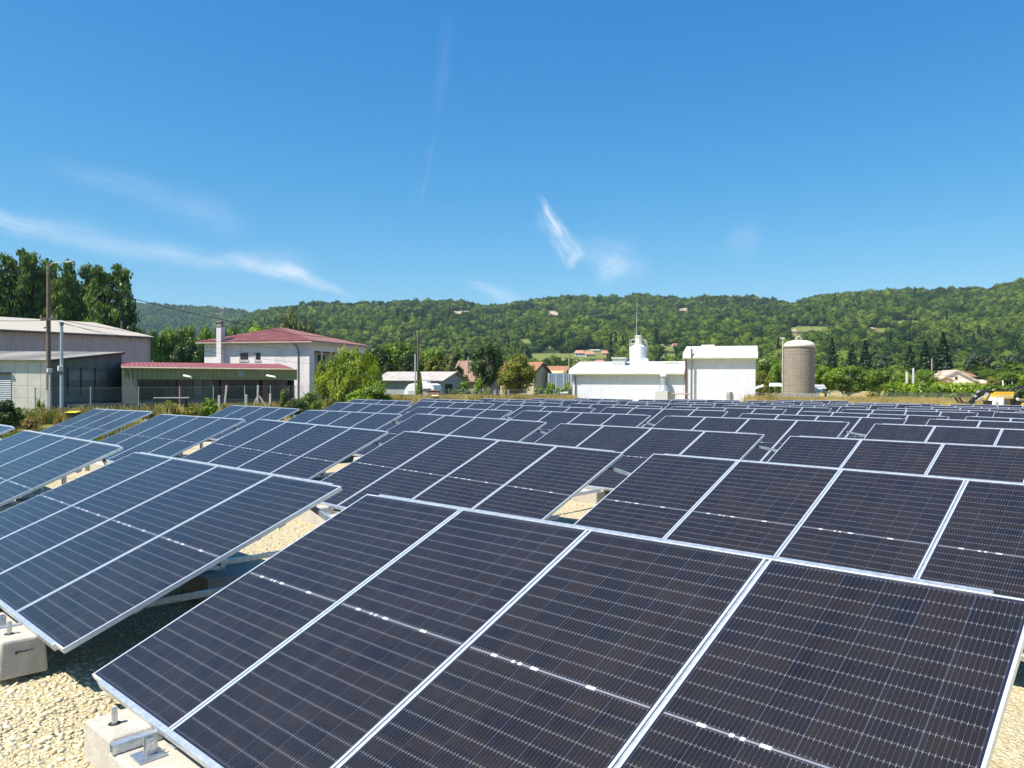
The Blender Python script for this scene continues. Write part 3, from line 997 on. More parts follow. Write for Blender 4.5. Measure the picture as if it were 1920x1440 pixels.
def crown(seed, kind, nleaf, size):
    """unit crown: radius about 0.5, from z = 0 to z = 1"""
    q = np.random.default_rng(seed)
    if kind == 'broad':
        nb = 46
        d = q.normal(0, 1, (nb, 3)); d /= np.linalg.norm(d, axis=1, keepdims=True)
        C = d * (q.uniform(.45, 1.0, nb) ** .6)[:, None] * np.array([.36, .36, .36]) + np.array([0, 0, .52])
        C[:, :2] *= (0.75 + 0.5 * np.sin(np.clip(C[:, 2:3], 0, 1) * 2.6))
        R = q.uniform(.085, .19, nb)
        return blobs_to_leaves(q, C, R, nleaf, size)
    if kind == 'loose':
        nb = 40
        d = q.normal(0, 1, (nb, 3)); d /= np.linalg.norm(d, axis=1, keepdims=True)
        C = d * (q.uniform(.5, 1.0, nb))[:, None] * np.array([.42, .42, .42]) + np.array([0, 0, .55])
        R = q.uniform(.05, .13, nb)
        return blobs_to_leaves(q, C, R, nleaf, size)
    if kind == 'poplar':                                   # several leaders clothed in lumpy foliage
        C = []; R = []
        for l in range(6):
            a = l * 1.26 + q.uniform(-.3, .3); r0 = q.uniform(.14, .26) if l else 0.0
            top = q.uniform(.84, .98) if l else .99
            for z in np.arange(q.uniform(.05, .12), top - .03, .046):
                tt = z / top
                rad = r0 * (0.55 + 0.75 * math.sin(min(1, tt * 1.1) * 2.6))
                wd = (.215 - .095 * tt ** 2.5) * q.uniform(.65, 1.15)
                C.append((math.cos(a) * rad + q.normal(0, .07), math.sin(a) * rad + q.normal(0, .07), min(z, .985 - wd * .33))); R.append(wd)
        C = np.array(C); R = np.array(R)
        _LAST[:] = [C, R, .33]
        wgt = R ** 2 / (R ** 2).sum(); idx = q.choice(len(C), nleaf, p=wgt)
        d = q.normal(0, 1, (nleaf, 3)); d /= np.linalg.norm(d, axis=1, keepdims=True)
        P = C[idx] + d * (R[idx] * q.random(nleaf) ** .3)[:, None] * np.array([1, 1, .33])
        return leaf_quads(q, P, d + q.normal(0, .5, (nleaf, 3)) + np.array([0, 0, .25]), size)
    if kind == 'willow':
        V = []; nst = nleaf // 26
        P = []; Nn = []
        for _ in range(nst):
            a = q.uniform(0, 6.28); r = .5 * math.sqrt(q.random()) * (0.82 + .2 * math.sin(a * 4 + seed * 2) + .08 * math.sin(a * 9))
            lob = 0.80 + .13 * math.sin(a * 3 + seed) * math.cos(r * 11) + .10 * math.sin(a * 7 + r * 17 + seed) + q.normal(0, .03)
            ztop = (0.45 + .55 * math.sqrt(max(0, 1 - (r / .5) ** 2))) * lob
            ln = q.uniform(.16, .42) * (0.5 + r * 1.2); kk = 26
            tt = np.linspace(0, 1, kk)
            zz = ztop - ln * tt
            rr = r + .05 * np.sqrt(tt)
            P.append(np.stack([np.cos(a) * rr, np.sin(a) * rr, zz], 1) + q.normal(0, .011, (kk, 3)))
            Nn.append(np.tile([math.cos(a), math.sin(a), .35], (kk, 1)) + q.normal(0, .45, (kk, 3)))
        P = np.concatenate(P); Nn = np.concatenate(Nn)
        m_ = P[:, 2] > 0.0
        return leaf_quads(q, P[m_], Nn[m_], size, 1.7, True)
    if kind == 'conifer':
        P = []; Nn = []
        for _ in range(nleaf):
            z = q.random() ** 1.25
            lay = (z * 15) % 1.0
            r = .5 * (1 - z) ** .85 * (0.45 + .55 * (1 - lay)) * math.sqrt(q.uniform(.15, 1.0))
            a = q.uniform(0, 6.28); r *= 0.75 + .25 * math.sin(a * 5 + z * 20)
            P.append((math.cos(a) * r, math.sin(a) * r, z - r * .22 + .05)); Nn.append((math.cos(a) * .4, math.sin(a) * .4, .9))
        P = np.array(P); return leaf_quads(q, P, np.array(Nn) + q.normal(0, .5, P.shape), size)
    if kind == 'shrub':
        nb = 34
        C = np.stack([q.uniform(-.36, .36, nb), q.uniform(-.36, .36, nb), q.uniform(0, .8, nb) ** 1.0], 1)
        keep = np.hypot(C[:, 0], C[:, 1]) < .42 * np.sqrt(np.clip(1.05 - C[:, 2], 0, 1))
        C = C[keep]; R = q.uniform(.10, .19, len(C))
        return blobs_to_leaves(q, C, R, nleaf, size)
    if kind == 'whip':                                   # young upright stems with leaves
        P = []; Nn = []
        for _ in range(nleaf):
            s_ = q.integers(0, 14); a = s_ * 2.4; r0 = .30 * math.sqrt((s_ + .5) / 14)
            h = (1.0 - .6 * (r0 / .3) ** 2) * (0.8 + .2 * math.sin(s_ * 3.1))
            t_ = q.random() ** .8
            r = r0 * (0.35 + .9 * t_)
            P.append((math.cos(a) * r + q.normal(0, .04), math.sin(a) * r + q.normal(0, .04), t_ * h)); Nn.append((math.cos(a), math.sin(a), .5))
        P = np.array(P); return leaf_quads(q, P, np.array(Nn) + q.normal(0, .6, P.shape), size, 1.3)


def clothed(seed, kind, nleaf, size):
    """crown with small lumpy leaf masses inside its clumps, as triangles"""
    _LAST[:] = []
    V, Q = crown(seed, kind, nleaf, size)
    T = np.concatenate([Q[:, [0, 1, 2]], Q[:, [0, 2, 3]]])
    if _LAST and kind in ('broad', 'poplar', 'shrub'):
        C, R, fl = _LAST; q = np.random.default_rng(seed + 5)
        f_ = {'broad': .50, 'poplar': .40, 'shrub': .55}[kind]
        B = IV[None] * (R * f_)[:, None, None] * (1 + q.normal(0, .13, (len(C), len(IV), 1))) * np.array([1, 1, max(fl, .6)]) + C[:, None]
        TB = IF[None] + (np.arange(len(C)) * len(IV))[:, None, None] + len(V)
        V = np.concatenate([V, B.reshape(-1, 3)]); T = np.concatenate([T, TB.reshape(-1, 3)])
    return V, T


# ------------------------------------------------------------------ the wood on the hillside (one mass, instanced by geometry nodes)
FOREST_LEAF = leafmat('forest_leaf', (0.018, 0.043, 0.010), (0.128, 0.175, 0.026), 0.25, 0.40, 0.008, 0.22, 0.0)
CONIFER_LEAF = leafmat('forest_needles', (0.010, 0.024, 0.010), (0.024, 0.045, 0.016), 0.12, 0.2, 0.01, 0.3, 0.0)


def make_stuff(name, label, cat, protos, P, scl, rot, idx, mat):
    coll = bpy.data.collections.new(name + '_kinds')
    for i, (V, Q, m_, kk) in enumerate(protos):
        o = np_obj('%s_kind_%s' % (name, 'abcdefgh'[i]), V, Q, m_, k=kk, link=False)
        coll.objects.link(o)
    me = bpy.data.meshes.new(name)
    me.vertices.add(len(P)); me.vertices.foreach_set('co', np.asarray(P, np.float32).ravel())
    a = me.attributes.new('scl', 'FLOAT_VECTOR', 'POINT'); a.data.foreach_set('vector', np.asarray(scl, np.float32).ravel())
    a = me.attributes.new('rotz', 'FLOAT_VECTOR', 'POINT'); a.data.foreach_set('vector', np.stack([rot * 0, rot * 0, rot], 1).astype(np.float32).ravel())
    a = me.attributes.new('pick', 'INT', 'POINT'); a.data.foreach_set('value', np.asarray(idx, np.int32))
    ob = bpy.data.objects.new(name, me); ROOT.objects.link(ob)
    ng = bpy.data.node_groups.new(name + '_scatter', 'GeometryNodeTree')
    ng.interface.new_socket('Geometry', in_out='INPUT', socket_type='NodeSocketGeometry')
    ng.interface.new_socket('Geometry', in_out='OUTPUT', socket_type='NodeSocketGeometry')
    nd = ng.nodes
    gi, go = nd.new('NodeGroupInput'), nd.new('NodeGroupOutput')
    ci = nd.new('GeometryNodeCollectionInfo'); ci.inputs['Collection'].default_value = coll
    ci.inputs['Separate Children'].default_value = True; ci.inputs['Reset Children'].default_value = True
    ip = nd.new('GeometryNodeInstanceOnPoints'); ip.inputs['Pick Instance'].default_value = True
    def attr(nm, t):
        x = nd.new('GeometryNodeInputNamedAttribute'); x.data_type = t; x.inputs['Name'].default_value = nm
        return x.outputs['Attribute']
    ln = ng.links.new
    ln(gi.outputs[0], ip.inputs['Points']); ln(ci.outputs[0], ip.inputs['Instance'])
    ln(attr('pick', 'INT'), ip.inputs['Instance Index'])
    er = nd.new('FunctionNodeEulerToRotation'); ln(attr('rotz', 'FLOAT_VECTOR'), er.inputs[0])
    ln(er.outputs[0], ip.inputs['Rotation'])
    ln(attr('scl', 'FLOAT_VECTOR'), ip.inputs['Scale'])
    ln(ip.outputs[0], go.inputs[0])
    md = ob.modifiers.new('scatter', 'NODES'); md.node_group = ng
    tag(ob, label, cat, kind='stuff')
    return ob


def hull(seed):
    """lumpy leafy core so that a far crown is not see-through"""
    q = np.random.default_rng(seed)
    V, F_ = ico(2)
    bd = q.normal(0, 1, (9, 3)); bd /= np.linalg.norm(bd, axis=1, keepdims=True)
    lump = np.max(V @ bd.T, axis=1)
    V = V * (0.80 + 0.34 * np.clip((lump - .75) / .25, 0, 1) + q.normal(0, .05, len(V)))[:, None]
    V = V * np.array([.355, .355, .385]) + np.array([0, 0, .50])
    return V, F_


protos = []
for sd in range(5):
    V, Q = crown(40 + sd, 'broad', 400, .054)
    H, HF = hull(sd)
    T3 = np.concatenate([Q[:, [0, 1, 2]], Q[:, [0, 2, 3]], HF + len(V)])
    protos.append((np.concatenate([V, H]), T3, FOREST_LEAF, 3))
V, Q = crown(60, 'conifer', 260, .06)
protos.append((V, Q, CONIFER_LEAF, 4))

q = np.random.default_rng(5)
cell = 8.2
latg = np.arange(-1250, 1250, cell); depg = np.arange(150, 1620, cell)
LT, DP = np.meshgrid(latg, depg, indexing='ij')
LT = LT + q.uniform(-.48, .48, LT.shape) * cell; DP = DP + q.uniform(-.48, .48, DP.shape) * cell
LT, DP = LT.ravel(), DP.ravel()
pxx = 960 + F_PX * LT / DP
m_ = (pxx > -220) & (pxx < 2140)
LT, DP, pxx = LT[m_], DP[m_], pxx[m_]
Z, sg = hill_h(LT, DP)
m_ = sg < 1.06
LT, DP, pxx, Z, sg = LT[m_], DP[m_], pxx[m_], Z[m_], sg[m_]
base = np.where(sg < 0, -0.6, Z)
W = world_of(LT, DP, base)
qx, qy = proj(W)
me_, ro_ = patch_of(qx, qy, 1.0)
# trees below a meadow must not hide it: drop those whose crown would cover the patch in front
qx2, qy2 = proj(W + np.array([0, 0, 7.0]))
me2, ro2 = patch_of(qx2, qy2, 0.85)
mid_, _r = patch_of(qx2, (qy + qy2) / 2, 1.0)
qx3, qy3 = proj(W + np.array([0, 0, 10.5])); me3, _r3 = patch_of(qx3, qy3, 0.8); mid_ |= me3
keep = ~(me_ | ro_ | me2 | ro2 | mid_ | _r)
plain = sg < 0
keep &= ~(plain & (q.random(len(sg)) < 0.45))
# open strips round the houses at the foot of the hill
keep &= ~((DP < 190) & (pxx > 1560) & (pxx < 1900)) & ~((DP < 230) & (pxx < 420))
LT, DP, Z, sg, W = LT[keep], DP[keep], Z[keep], sg[keep], W[keep]
nf = len(W)
dens = sines(LT, DP, 9, 1 / 70.0, 3)
size = 6.5 + 10.5 * q.random(nf) ** 1.9 * (1 + 0.3 * dens) + 1.5 * dens
hgt = size * q.uniform(.8, 1.15, nf)
hgt = np.where(sg < 0, np.minimum(hgt, 8.5), hgt)
pick = q.integers(0, 5, nf)
con = (q.random(nf) < 0.03 + 0.12 * (dens > 0.8)); con &= sg < .8; pick[con] = 5
size[con] *= .62; hgt[con] *= 1.12
bare = q.random(nf) < .0
W[:, 2] -= hgt * 0.10
F1 = (W, np.stack([size, size, hgt], 1), q.uniform(0, 6.28, nf), pick)
# far ridge on the left
cell = 13.0
LT, DP = np.meshgrid(np.arange(-1700, -300, cell), np.arange(1480, 2400, cell), indexing='ij')
LT = (LT + q.uniform(-.45, .45, LT.shape) * cell).ravel(); DP = (DP + q.uniform(-.45, .45, DP.shape) * cell).ravel()
pxx = 960 + F_PX * LT / DP; m_ = (pxx > -200) & (pxx < 640); LT, DP = LT[m_], DP[m_]
Z, sg = far_h(LT, DP)
nf2 = len(LT); s2 = q.uniform(12, 19, nf2)
W2 = world_of(LT, DP, Z - 1.0)
forest = make_stuff('hillside_forest', 'dense mixed green wood covering the hills behind the buildings', 'forest', protos,
                    np.concatenate([F1[0], W2]), np.concatenate([F1[1], np.stack([s2, s2, s2], 1)]), np.concatenate([F1[2], q.uniform(0, 6.28, nf2)]),
                    np.concatenate([F1[3], q.integers(0, 5, nf2)]), None)
# ------------------------------------------------------------------ buildings
def panelled(name, col, pw, ph, line=0.35, rough=0.85, grime=(0.2, 0.19, 0.17), gamt=0.4, z0=0.0, s0=0.0):
    """wall of cast panels: joints every pw along the wall and every ph in height"""
    m = M(name, col, rough, 0, 0.12, 1.2, 0.25, 18, grime=grime, gscale=0.8, gamt=gamt)
    k = N(m.node_tree); b = m.node_tree.nodes['Principled BSDF']
    src = b.inputs['Base Color'].links[0].from_socket
    x, y, z = k.xyz(k.new('ShaderNodeTexCoord').outputs['Object'])
    s = k.m('FRACT', k.m('ADD', k.m('DIVIDE', k.m('ADD', x, y), pw), s0)); h = k.m('FRACT', k.m('ADD', k.m('DIVIDE', z, ph), z0))
    a = k.m('LESS_THAN', k.m('ABSOLUTE', k.m('SUBTRACT', s, 0.5)), 0.022 / pw)
    c = k.m('LESS_THAN', k.m('ABSOLUTE', k.m('SUBTRACT', h, 0.5)), 0.018 / ph)
    k.put(b.inputs['Base Color'], k.mix(k.m('MULTIPLY', k.m('MAXIMUM', a, c), line), src, tuple(v * 0.3 for v in col)))
    return m


def roof_prism(fr_pts, t=0.08):
    m = MB()
    for pts in fr_pts: m.slab(pts, (0, 0, -t))
    return m


# --- grey concrete shed at the far left
f = Fr(88, 46.0, 4)
sh = f.thing('concrete_shed', 'grey concrete panel shed with sloping fibre cement roof, left end of the scene', 'shed')
x0 = -9.0; y1 = f.yat(228.5, 0.0)
ze = f.zat(0, 0, 676); zr = f.zat(0, y1, 661.5)
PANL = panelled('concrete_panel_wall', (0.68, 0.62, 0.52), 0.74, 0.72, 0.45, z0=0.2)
PANR = panelled('shaded_concrete_panel_wall', (0.135, 0.145, 0.125), 1.45, 0.78, 0.7, grime=(0.07, 0.075, 0.07), gamt=0.6)  # same panels, with the side wall's shade put into a darker colour
MB().box(x0, 0, 0, .2, -.5, ze).build('wall', PANL, sh)
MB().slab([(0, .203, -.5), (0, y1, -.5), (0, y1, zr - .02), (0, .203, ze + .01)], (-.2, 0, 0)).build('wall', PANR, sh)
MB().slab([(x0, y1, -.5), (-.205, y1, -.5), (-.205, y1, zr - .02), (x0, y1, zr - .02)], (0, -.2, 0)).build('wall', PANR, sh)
zp = f.zat(0, 0, 753)
MB().box(.003, .06, .1, y1, -.5, zp - .1).build('plinth', M('dark_plinth', (0.08, 0.08, 0.08), 0.9, 0, .2, 3), sh)
FIBRE = corrugated('fibre_cement_sheet', (0.40, 0.36, 0.305), 0, 0.20, 0.9, 0.3, grime=(0.20, 0.18, 0.155), gamt=0.6)
sl_ = (zr - ze) / y1
xs_ = np.linspace(x0 - .2, .24, int((.44 - x0) / .05)); vs = []; fs = []
for xx in xs_:
    dz = .022 * math.sin(xx * 2 * math.pi / .2)
    for yy in (-.22, y1 + .2): vs.append((xx, yy, ze + sl_ * yy + .05 + dz))
nx_ = len(xs_)
for i in range(nx_ - 1): fs.append((2 * i, 2 * i + 2, 2 * i + 3, 2 * i + 1))
o = len(vs); vs += [(a, b_, c - .02) for a, b_, c in vs]
fs += [(q3 + o, q2 + o, q1 + o, q0 + o) for (q0, q1, q2, q3) in fs]
for i in range(nx_ - 1): fs.append((2 * i, 2 * i + o, 2 * i + 2 + o, 2 * i + 2))
fs.append((2 * nx_ - 2, 2 * nx_ - 2 + o, 2 * nx_ - 1 + o, 2 * nx_ - 1))
MB().add(vs, fs).build('roof', FIBRE, sh)
MB().slab([(.2, -.2, ze + sl_ * -.2 - .0), (.2, y1 + .1, zr + .02), (.2, y1 + .1, zr - .09), (.2, -.2, ze + sl_ * -.2 - .10)], (-.04, 0, 0)).build('verge_board', M('dark_verge', (0.05, 0.05, 0.05), 0.8), sh)
TRANSL = M('translucent_sheet', (0.15, 0.185, 0.20), 0.5, 0, 0.25, 1.4, grime=(0.07, 0.085, 0.085), gscale=1.6, gamt=0.8)
for a, b_ in ((127, 150), (152, 176), (178, 200)):
    ya, yb = f.yat(a, 0), f.yat(b_, 0)
    w_ = MB().box(-.1, .03, ya, yb, f.zat(0, ya, 713.5), f.zat(0, ya, 697)).build('window', TRANSL, sh)
    MB().box(-.08, .05, ya - .09, ya - .003, f.zat(0, ya, 742), f.zat(0, ya, 689)).build('frame', DARK, w_)
xa, xb = f.xat(21), f.xat(-60)
SHUT = corrugated('roller_shutter', (0.34, 0.38, 0.40), 2, 0.11, 0.5, 0.5)
rd = MB().box(xb, xa, -.03, -.003, -.4, f.zat(xa, 0, 702)).build('roller_door', SHUT, sh)
MB().box(xb, xa + .05, -.12, -.035, f.zat(xa, 0, 702) + .003, f.zat(xa, 0, 698.5)).build('shutter_box', DARK, rd)

# --- long barn clad in pinkish sheet behind it
f = Fr(0, 72.0, 55)
x1 = f.xat(281); x0 = -14.0
ze = f.zat(0, 0, 618.5)
hw = 12.5
zr = f.zat(x1, hw, 606)
bn_ = f.thing('clad_barn', 'large barn clad in pinkish ribbed sheet under a pale shallow roof', 'barn')
PINK = corrugated('pink_ribbed_sheet', (0.60, 0.43, 0.43), 0, 0.42, 0.55, 0.6, grime=(0.36, 0.26, 0.26), gamt=0.35, line=0.55)
PALE = corrugated('pale_fibre_sheet', (0.44, 0.39, 0.32), 0, 0.25, 0.85, 0.5, grime=(0.36, 0.31, 0.27), gamt=0.45)
MB().slab([(x0, 0, -1), (x1, 0, -1), (x1, 0, ze), (x0, 0, ze)], (0, .15, 0)).build('wall', PINK, bn_)
MB().slab([(x1, .155, -1), (x1, 2 * hw, -1), (x1, 2 * hw, ze), (x1, hw, zr - .1), (x1, .155, ze + .01)], (-.15, 0, 0)).build('wall', PINK, bn_)
m = MB()
m.slab([(x0, -.35, ze - .04), (x1 + .3, -.35, ze - .04), (x1 + .3, hw, zr), (x0, hw, zr)], (0, 0, .1))
m.slab([(x0, 2 * hw + .3, ze - .04), (x1 + .3, 2 * hw + .3, ze - .04), (x1 + .3, hw + .005, zr), (x0, hw + .005, zr)], (0, 0, .1))
m.build('roof', PALE, bn_)
MB().box(x0, x1 + .25, -.42, -.355, ze - .16, ze - .02).build('gutter', M('brown_gutter', (0.12, 0.07, 0.06), 0.6), bn_)
MB().box(x1 - .12, x1 + .02, -.05, -.003, -.5, ze).build('corner_trim', M('pink_trim', (0.45, 0.36, 0.36), 0.6), bn_)

# --- long low building with the red roof
f = Fr(230, 52.0, 27)
lb = f.thing('long_building', 'long low building with red metal roof, green fascia and dark glazing', 'building')
x1 = f.xat(557)
zt, zb = f.zat(0, 0, 690), f.zat(0, 0, 711.3)
GREENF = corrugated('green_fascia_board', (0.25, 0.25, 0.115), 0, 0.30, 0.7, 0.35, grime=(0.30, 0.27, 0.12), gamt=0.3, line=0.5)
REDR = corrugated('red_roof_sheet', (0.29, 0.065, 0.045), 0, 0.3, 0.45, 0.4, grime=(0.34, 0.13, 0.095), gamt=0.5)
MB().box(0.0, x1, 0.0, 0.12, zb, zt).build('fascia', GREENF, lb)
yr = 5.5
zr = f.zat(0, yr, 680.5)
MB().slab([(-.1, -.12, zt + .02), (x1 - .3, -.12, zt + .02), (x1 - .3, yr, zr), (-.1, yr, zr)], (0, 0, .07)).slab([(-.1, yr + .005, zr), (x1 - .3, yr + .005, zr), (x1 - .3, 2 * yr, zt), (-.1, 2 * yr, zt)], (0, 0, .07)).build('roof', REDR, lb)
MB().tube([(-.1, -.18, zt + .03), (x1 - .2, -.18, zt + .0)], .055, 8).tube([(0.35, -.18, zt), (0.5, -.10, zt - .3), (0.5, -.06, zt - .9)], .04, 8).build('gutter', M('cream_gutter', (0.55, 0.50, 0.36), 0.5), lb)
BEIGE = M('beige_render', (0.33, 0.30, 0.23), 0.9, 0, 0.12, 2, grime=(0.2, 0.18, 0.14))
MB().box(-.05, .22, .125, 2 * yr, -.5, zb + .6).box(-.045, .9, -.02, -.004, -.5, zb - .004).build('end_wall', BEIGE, lb)
MB().box(.25, x1, .9, 1.05, -.5, f.zat(0, 0, 750)).build('sill_wall', M('grey_sill', (0.12, 0.12, 0.11), 0.9), lb)
MB().box(.23, x1, 1.6, 1.7, zb - .003, zt - .02).box(.23, x1, 6.5, 6.6, -.5, zb).box(x1 - .2, x1, 1.06, 6.45, -.5, zb - .01).build('inner_wall', M('dim_interior', (0.06, 0.058, 0.05), 0.9), lb)
WINE = M('wine_red_steel', (0.13, 0.035, 0.035), 0.5, 0, .15, 4)
for a in (239, 338, 420, 497):
    xx = f.xat(a, .12)
    MB().box(xx - .17, xx + .17, .16, .45, -.5, zb - .003).build('column', WINE, lb)
edges = [243, 268, 290, 314, 337, 342, 362, 381, 401, 420, 441, 460, 478, 497, 516, 540]
GCOL = [(0.028, 0.027, 0.02), (0.03, 0.028, 0.018), (0.025, 0.024, 0.018), (0.03, 0.026, 0.02), (0.02, 0.02, 0.02), (0.06, 0.075, 0.075), (0.085, 0.10, 0.10), (0.075, 0.09, 0.09), (0.018, 0.024, 0.024), (0.02, 0.03, 0.028), (0.018, 0.02, 0.022), (0.02, 0.022, 0.022), (0.022, 0.03, 0.03), (0.04, 0.055, 0.05), (0.03, 0.04, 0.036)]
for i in range(len(edges) - 1):
    if edges[i + 1] - edges[i] < 8: continue
    xa, xb = f.xat(edges[i], .92), f.xat(edges[i + 1], .92)
    g = M('glazing', GCOL[i], 0.12, 0, 0.5, 0.7, grime=(0.10, 0.12, 0.12) if i in (5, 6, 7, 13) else (0.015, 0.015, 0.012), gscale=0.9, gamt=0.5)
    w_ = MB().box(xa + .03, xb - .03, .95, .99, f.zat(0, 0, 750), zb - .005).build('window', g, lb)
    MB().box(xa - .03, xa + .029, .91, 1.0, f.zat(0, 0, 750), zb - .006).build('frame', M('dark_frame', (0.03, 0.025, 0.022), 0.6), w_)
xx = f.xat(447.5); xw = f.xat(457)
MB().box(xx, xw, -.03, -.004, f.zat(xx, 0, 704), f.zat(xx, 0, 695.5)).build('sign', M('pale_blue_sign', (0.30, 0.42, 0.45), 0.5, 0, .1, 6), lb)
SGN = MB(); zc = f.zat(xx, 0, 699); xm = (xx + xw) / 2
SGN.slab([(xm - .09, -.036, zc - .05), (xm, -.036, zc + .12), (xm + .1, -.036, zc + .02), (xm + .03, -.036, zc - .09)], (0, .004, 0)).build('emblem', M('blue_emblem', (0.12, 0.25, 0.36), 0.5), [c for c in lb.children if c.name.startswith('sign')][0])
for a, b_ in ((344, 358), (499, 514)):
    xa, xb = f.xat(a), f.xat(b_)
    za, zb_ = f.zat(xa, 0, 704.5), f.zat(xb, 0, 709.5)
    MB().tube([(xa, -.03, za + .02), (xa, -.5, za), (xb - .1, -.75, (za + zb_) / 2), (xb, -.8, zb_)], [.05, .085, .085, .05], 8).build('wall_lamp', WHITE, lb, smooth=True)

# --- pinkish white house with the red hipped roof
f = Fr(383, 74.5, -15)
hs = f.thing('hip_roof_house', 'two-storey pinkish white house with red hipped roof and outside chimney', 'house')
x1 = f.xat(580); y1 = f.yat(684, x1)
ze = f.zat(x1, 0, 640)
REND = M('pinkish_render', (0.74, 0.665, 0.665), 0.9, 0, 0.06, 1.5, 0.15, 20, grime=(0.42, 0.36, 0.32), gscale=0.8, gamt=0.55)
RED2 = corrugated('red_tile_sheet', (0.185, 0.046, 0.034), 0, 0.40, 0.5, 0.6, grime=(0.33, 0.175, 0.13), gamt=0.6, line=0.4)
RED3 = corrugated('glancing_red_tile_sheet', (0.30, 0.115, 0.085), 1, 0.40, 0.5, 0.6, grime=(0.38, 0.21, 0.16), gamt=0.6)  # paler copy: glancing light on right and back slopes put into the colour
xp = f.xat(561.5); zu = f.zat(x1, 0, 657)
MB().box(0, xp - .12, 0, .25, -1, ze).box(0, .25, .255, y1, -1, ze).box(.255, x1 - .25, y1 - .25, y1, -1, ze).build('wall', REND, hs)
m = MB(); m.box(xp, x1, 0.0, .9, -1, zu - .005).box(xp - .118, x1, 0.003, .25, zu, ze - .003).box(x1 - .25, x1, .255, y1, zu, ze - .004)
m.build('corner_pillar', REND, hs)
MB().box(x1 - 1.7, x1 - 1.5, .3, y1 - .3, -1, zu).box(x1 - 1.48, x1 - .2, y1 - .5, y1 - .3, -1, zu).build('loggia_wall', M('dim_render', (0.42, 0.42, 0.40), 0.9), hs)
MB().box(x1 - 1.45, x1 + .02, .95, y1, 2.55, 2.75).box(x1 - .06, x1 + .0, .96, y1, 3.65, 3.72).build('balcony', M('pale_balcony', (0.45, 0.47, 0.48), 0.7), hs)
for a, b_, yy in ((1.0, 1.9, 4.7), (2.7, 3.2, 4.8), (4.2, 5.6, 4.7)):
    MB().box(x1 - 1.498, x1 - 1.47, a, b_, 2.8, yy).build('balcony_door', GLASS, hs)
for a in (2.4, 5.2):
    MB().box(x1 - .16, x1 - .04, a, a + .14, -1, zu - .004).build('post', WHITE, hs)
ov = .55
xa, ya = -ov, -ov
apx = f.xat(524.5, y1 * .45); apy = y1 * .45
za = f.zat(apx, apy, 615.5)
c0, c1, c2, c3 = (-ov, -ov, ze), (x1 + ov, -ov, ze), (x1 + ov, y1 + ov, ze), (-ov, y1 + ov, ze)
AP = (apx, apy, za); AP2 = (apx + .02, apy + 1.2, za)
MB().slab([c0, c1, AP], (0, 0, .09)).slab([c0, AP, AP2, c3], (0, 0, .085)).build('roof', RED2, hs)
MB().slab([c1, c2, AP2, AP], (0, 0, .088)).slab([c2, c3, AP2], (0, 0, .084)).build('roof', RED3, hs)
MB().box(-ov, x1 + ov, -ov - .02, -ov + .03, ze - .12, ze - .001).box(x1 + ov - .03, x1 + ov + .02, -ov + .035, y1 + ov, ze - .12, ze - .001).box(-ov + .03, x1 + ov - .035, -ov + .035, -.003, ze - .05, ze - .012).build('eaves', M('eaves_board', (0.45, 0.36, 0.33), 0.7), hs)
for a, b_ in ((451, 465.5), (480, 488.5)):
    xa, xb = f.xat(a), f.xat(b_); z0, z1 = f.zat(xa, 0, 674.5), f.zat(xa, 0, 661.5)
    w_ = MB().box(xa, xb, -.012, .05, z0, z1).build('window', GLASS, hs)
    fr_ = MB()
    fr_.box(xa - .16, xb + .06, -.05, .02, z0 - .2, z0 - .003).box(xa - .15, xa - .003, -.035, .02, z0, z1)
    fr_.build('sill', M('window_surround', (0.50, 0.45, 0.44), 0.8), w_)
    g = MB()
    for t in np.linspace(xa + .1, xb - .1, 4): g.box(t - .012, t + .012, -.07, -.05, z0, z1)
    g.build('bars', BLACK, w_)
xa, xb = f.xat(406.5, -.55), f.xat(415, -.55)
zc = f.zat(xa, 0, 613)
ch = MB().box(xa, xb, -.62, -.003, -.5, zc).build('chimney', REND, hs)
MB().box(xa - .06, xb + .06, -.68, -.0, zc + .003, zc + .12).box(xa + .06, xb - .06, -.56, -.1, zc + .123, zc + .42).box(xa - .04, xb + .04, -.66, -.02, zc + .423, zc + .5).build('chimney_cap', M('chimney_cap', (0.30, 0.26, 0.23), 0.9), ch)
an = MB(); xm = (xa + xb) / 2; zm = zc + .5
an.tube([(xm, -.3, zm), (xm, -.3, zm + 1.5)], .025, 6).tube([(xm - 1.1, -.2, zm + .82), (xm + .2, -.35, zm + .72)], .02, 6).tube([(xm + .1, -.3, zm + .9), (xm + .75, -.4, zm + 1.0)], .02, 6).tube([(xm - .25, -.3, zm + 1.45), (xm + .3, -.3, zm + 1.15)], .02, 6)
for t in np.linspace(-1.0, 0, 6): an.tube([(xm + t, -.45, zm + .8), (xm + t, .05, zm + .8)], .012, 4)
for t in np.linspace(.2, .7, 4): an.tube([(xm + t, -.6, zm + .95), (xm + t, -.1, zm + .95)], .012, 4)
an.build('aerial', M('aerial_metal', (0.35, 0.33, 0.32), 0.5, .5), ch)
xd = f.xat(559.5)
MB().tube([(xd - .5, -.06, ze - .2), (xd - .1, -.07, ze - .55), (xd, -.07, ze - .9), (xd, -.07, -.5)], .05, 8).build('downpipe', M('grey_pipe', (0.20, 0.20, 0.21), 0.5), hs)

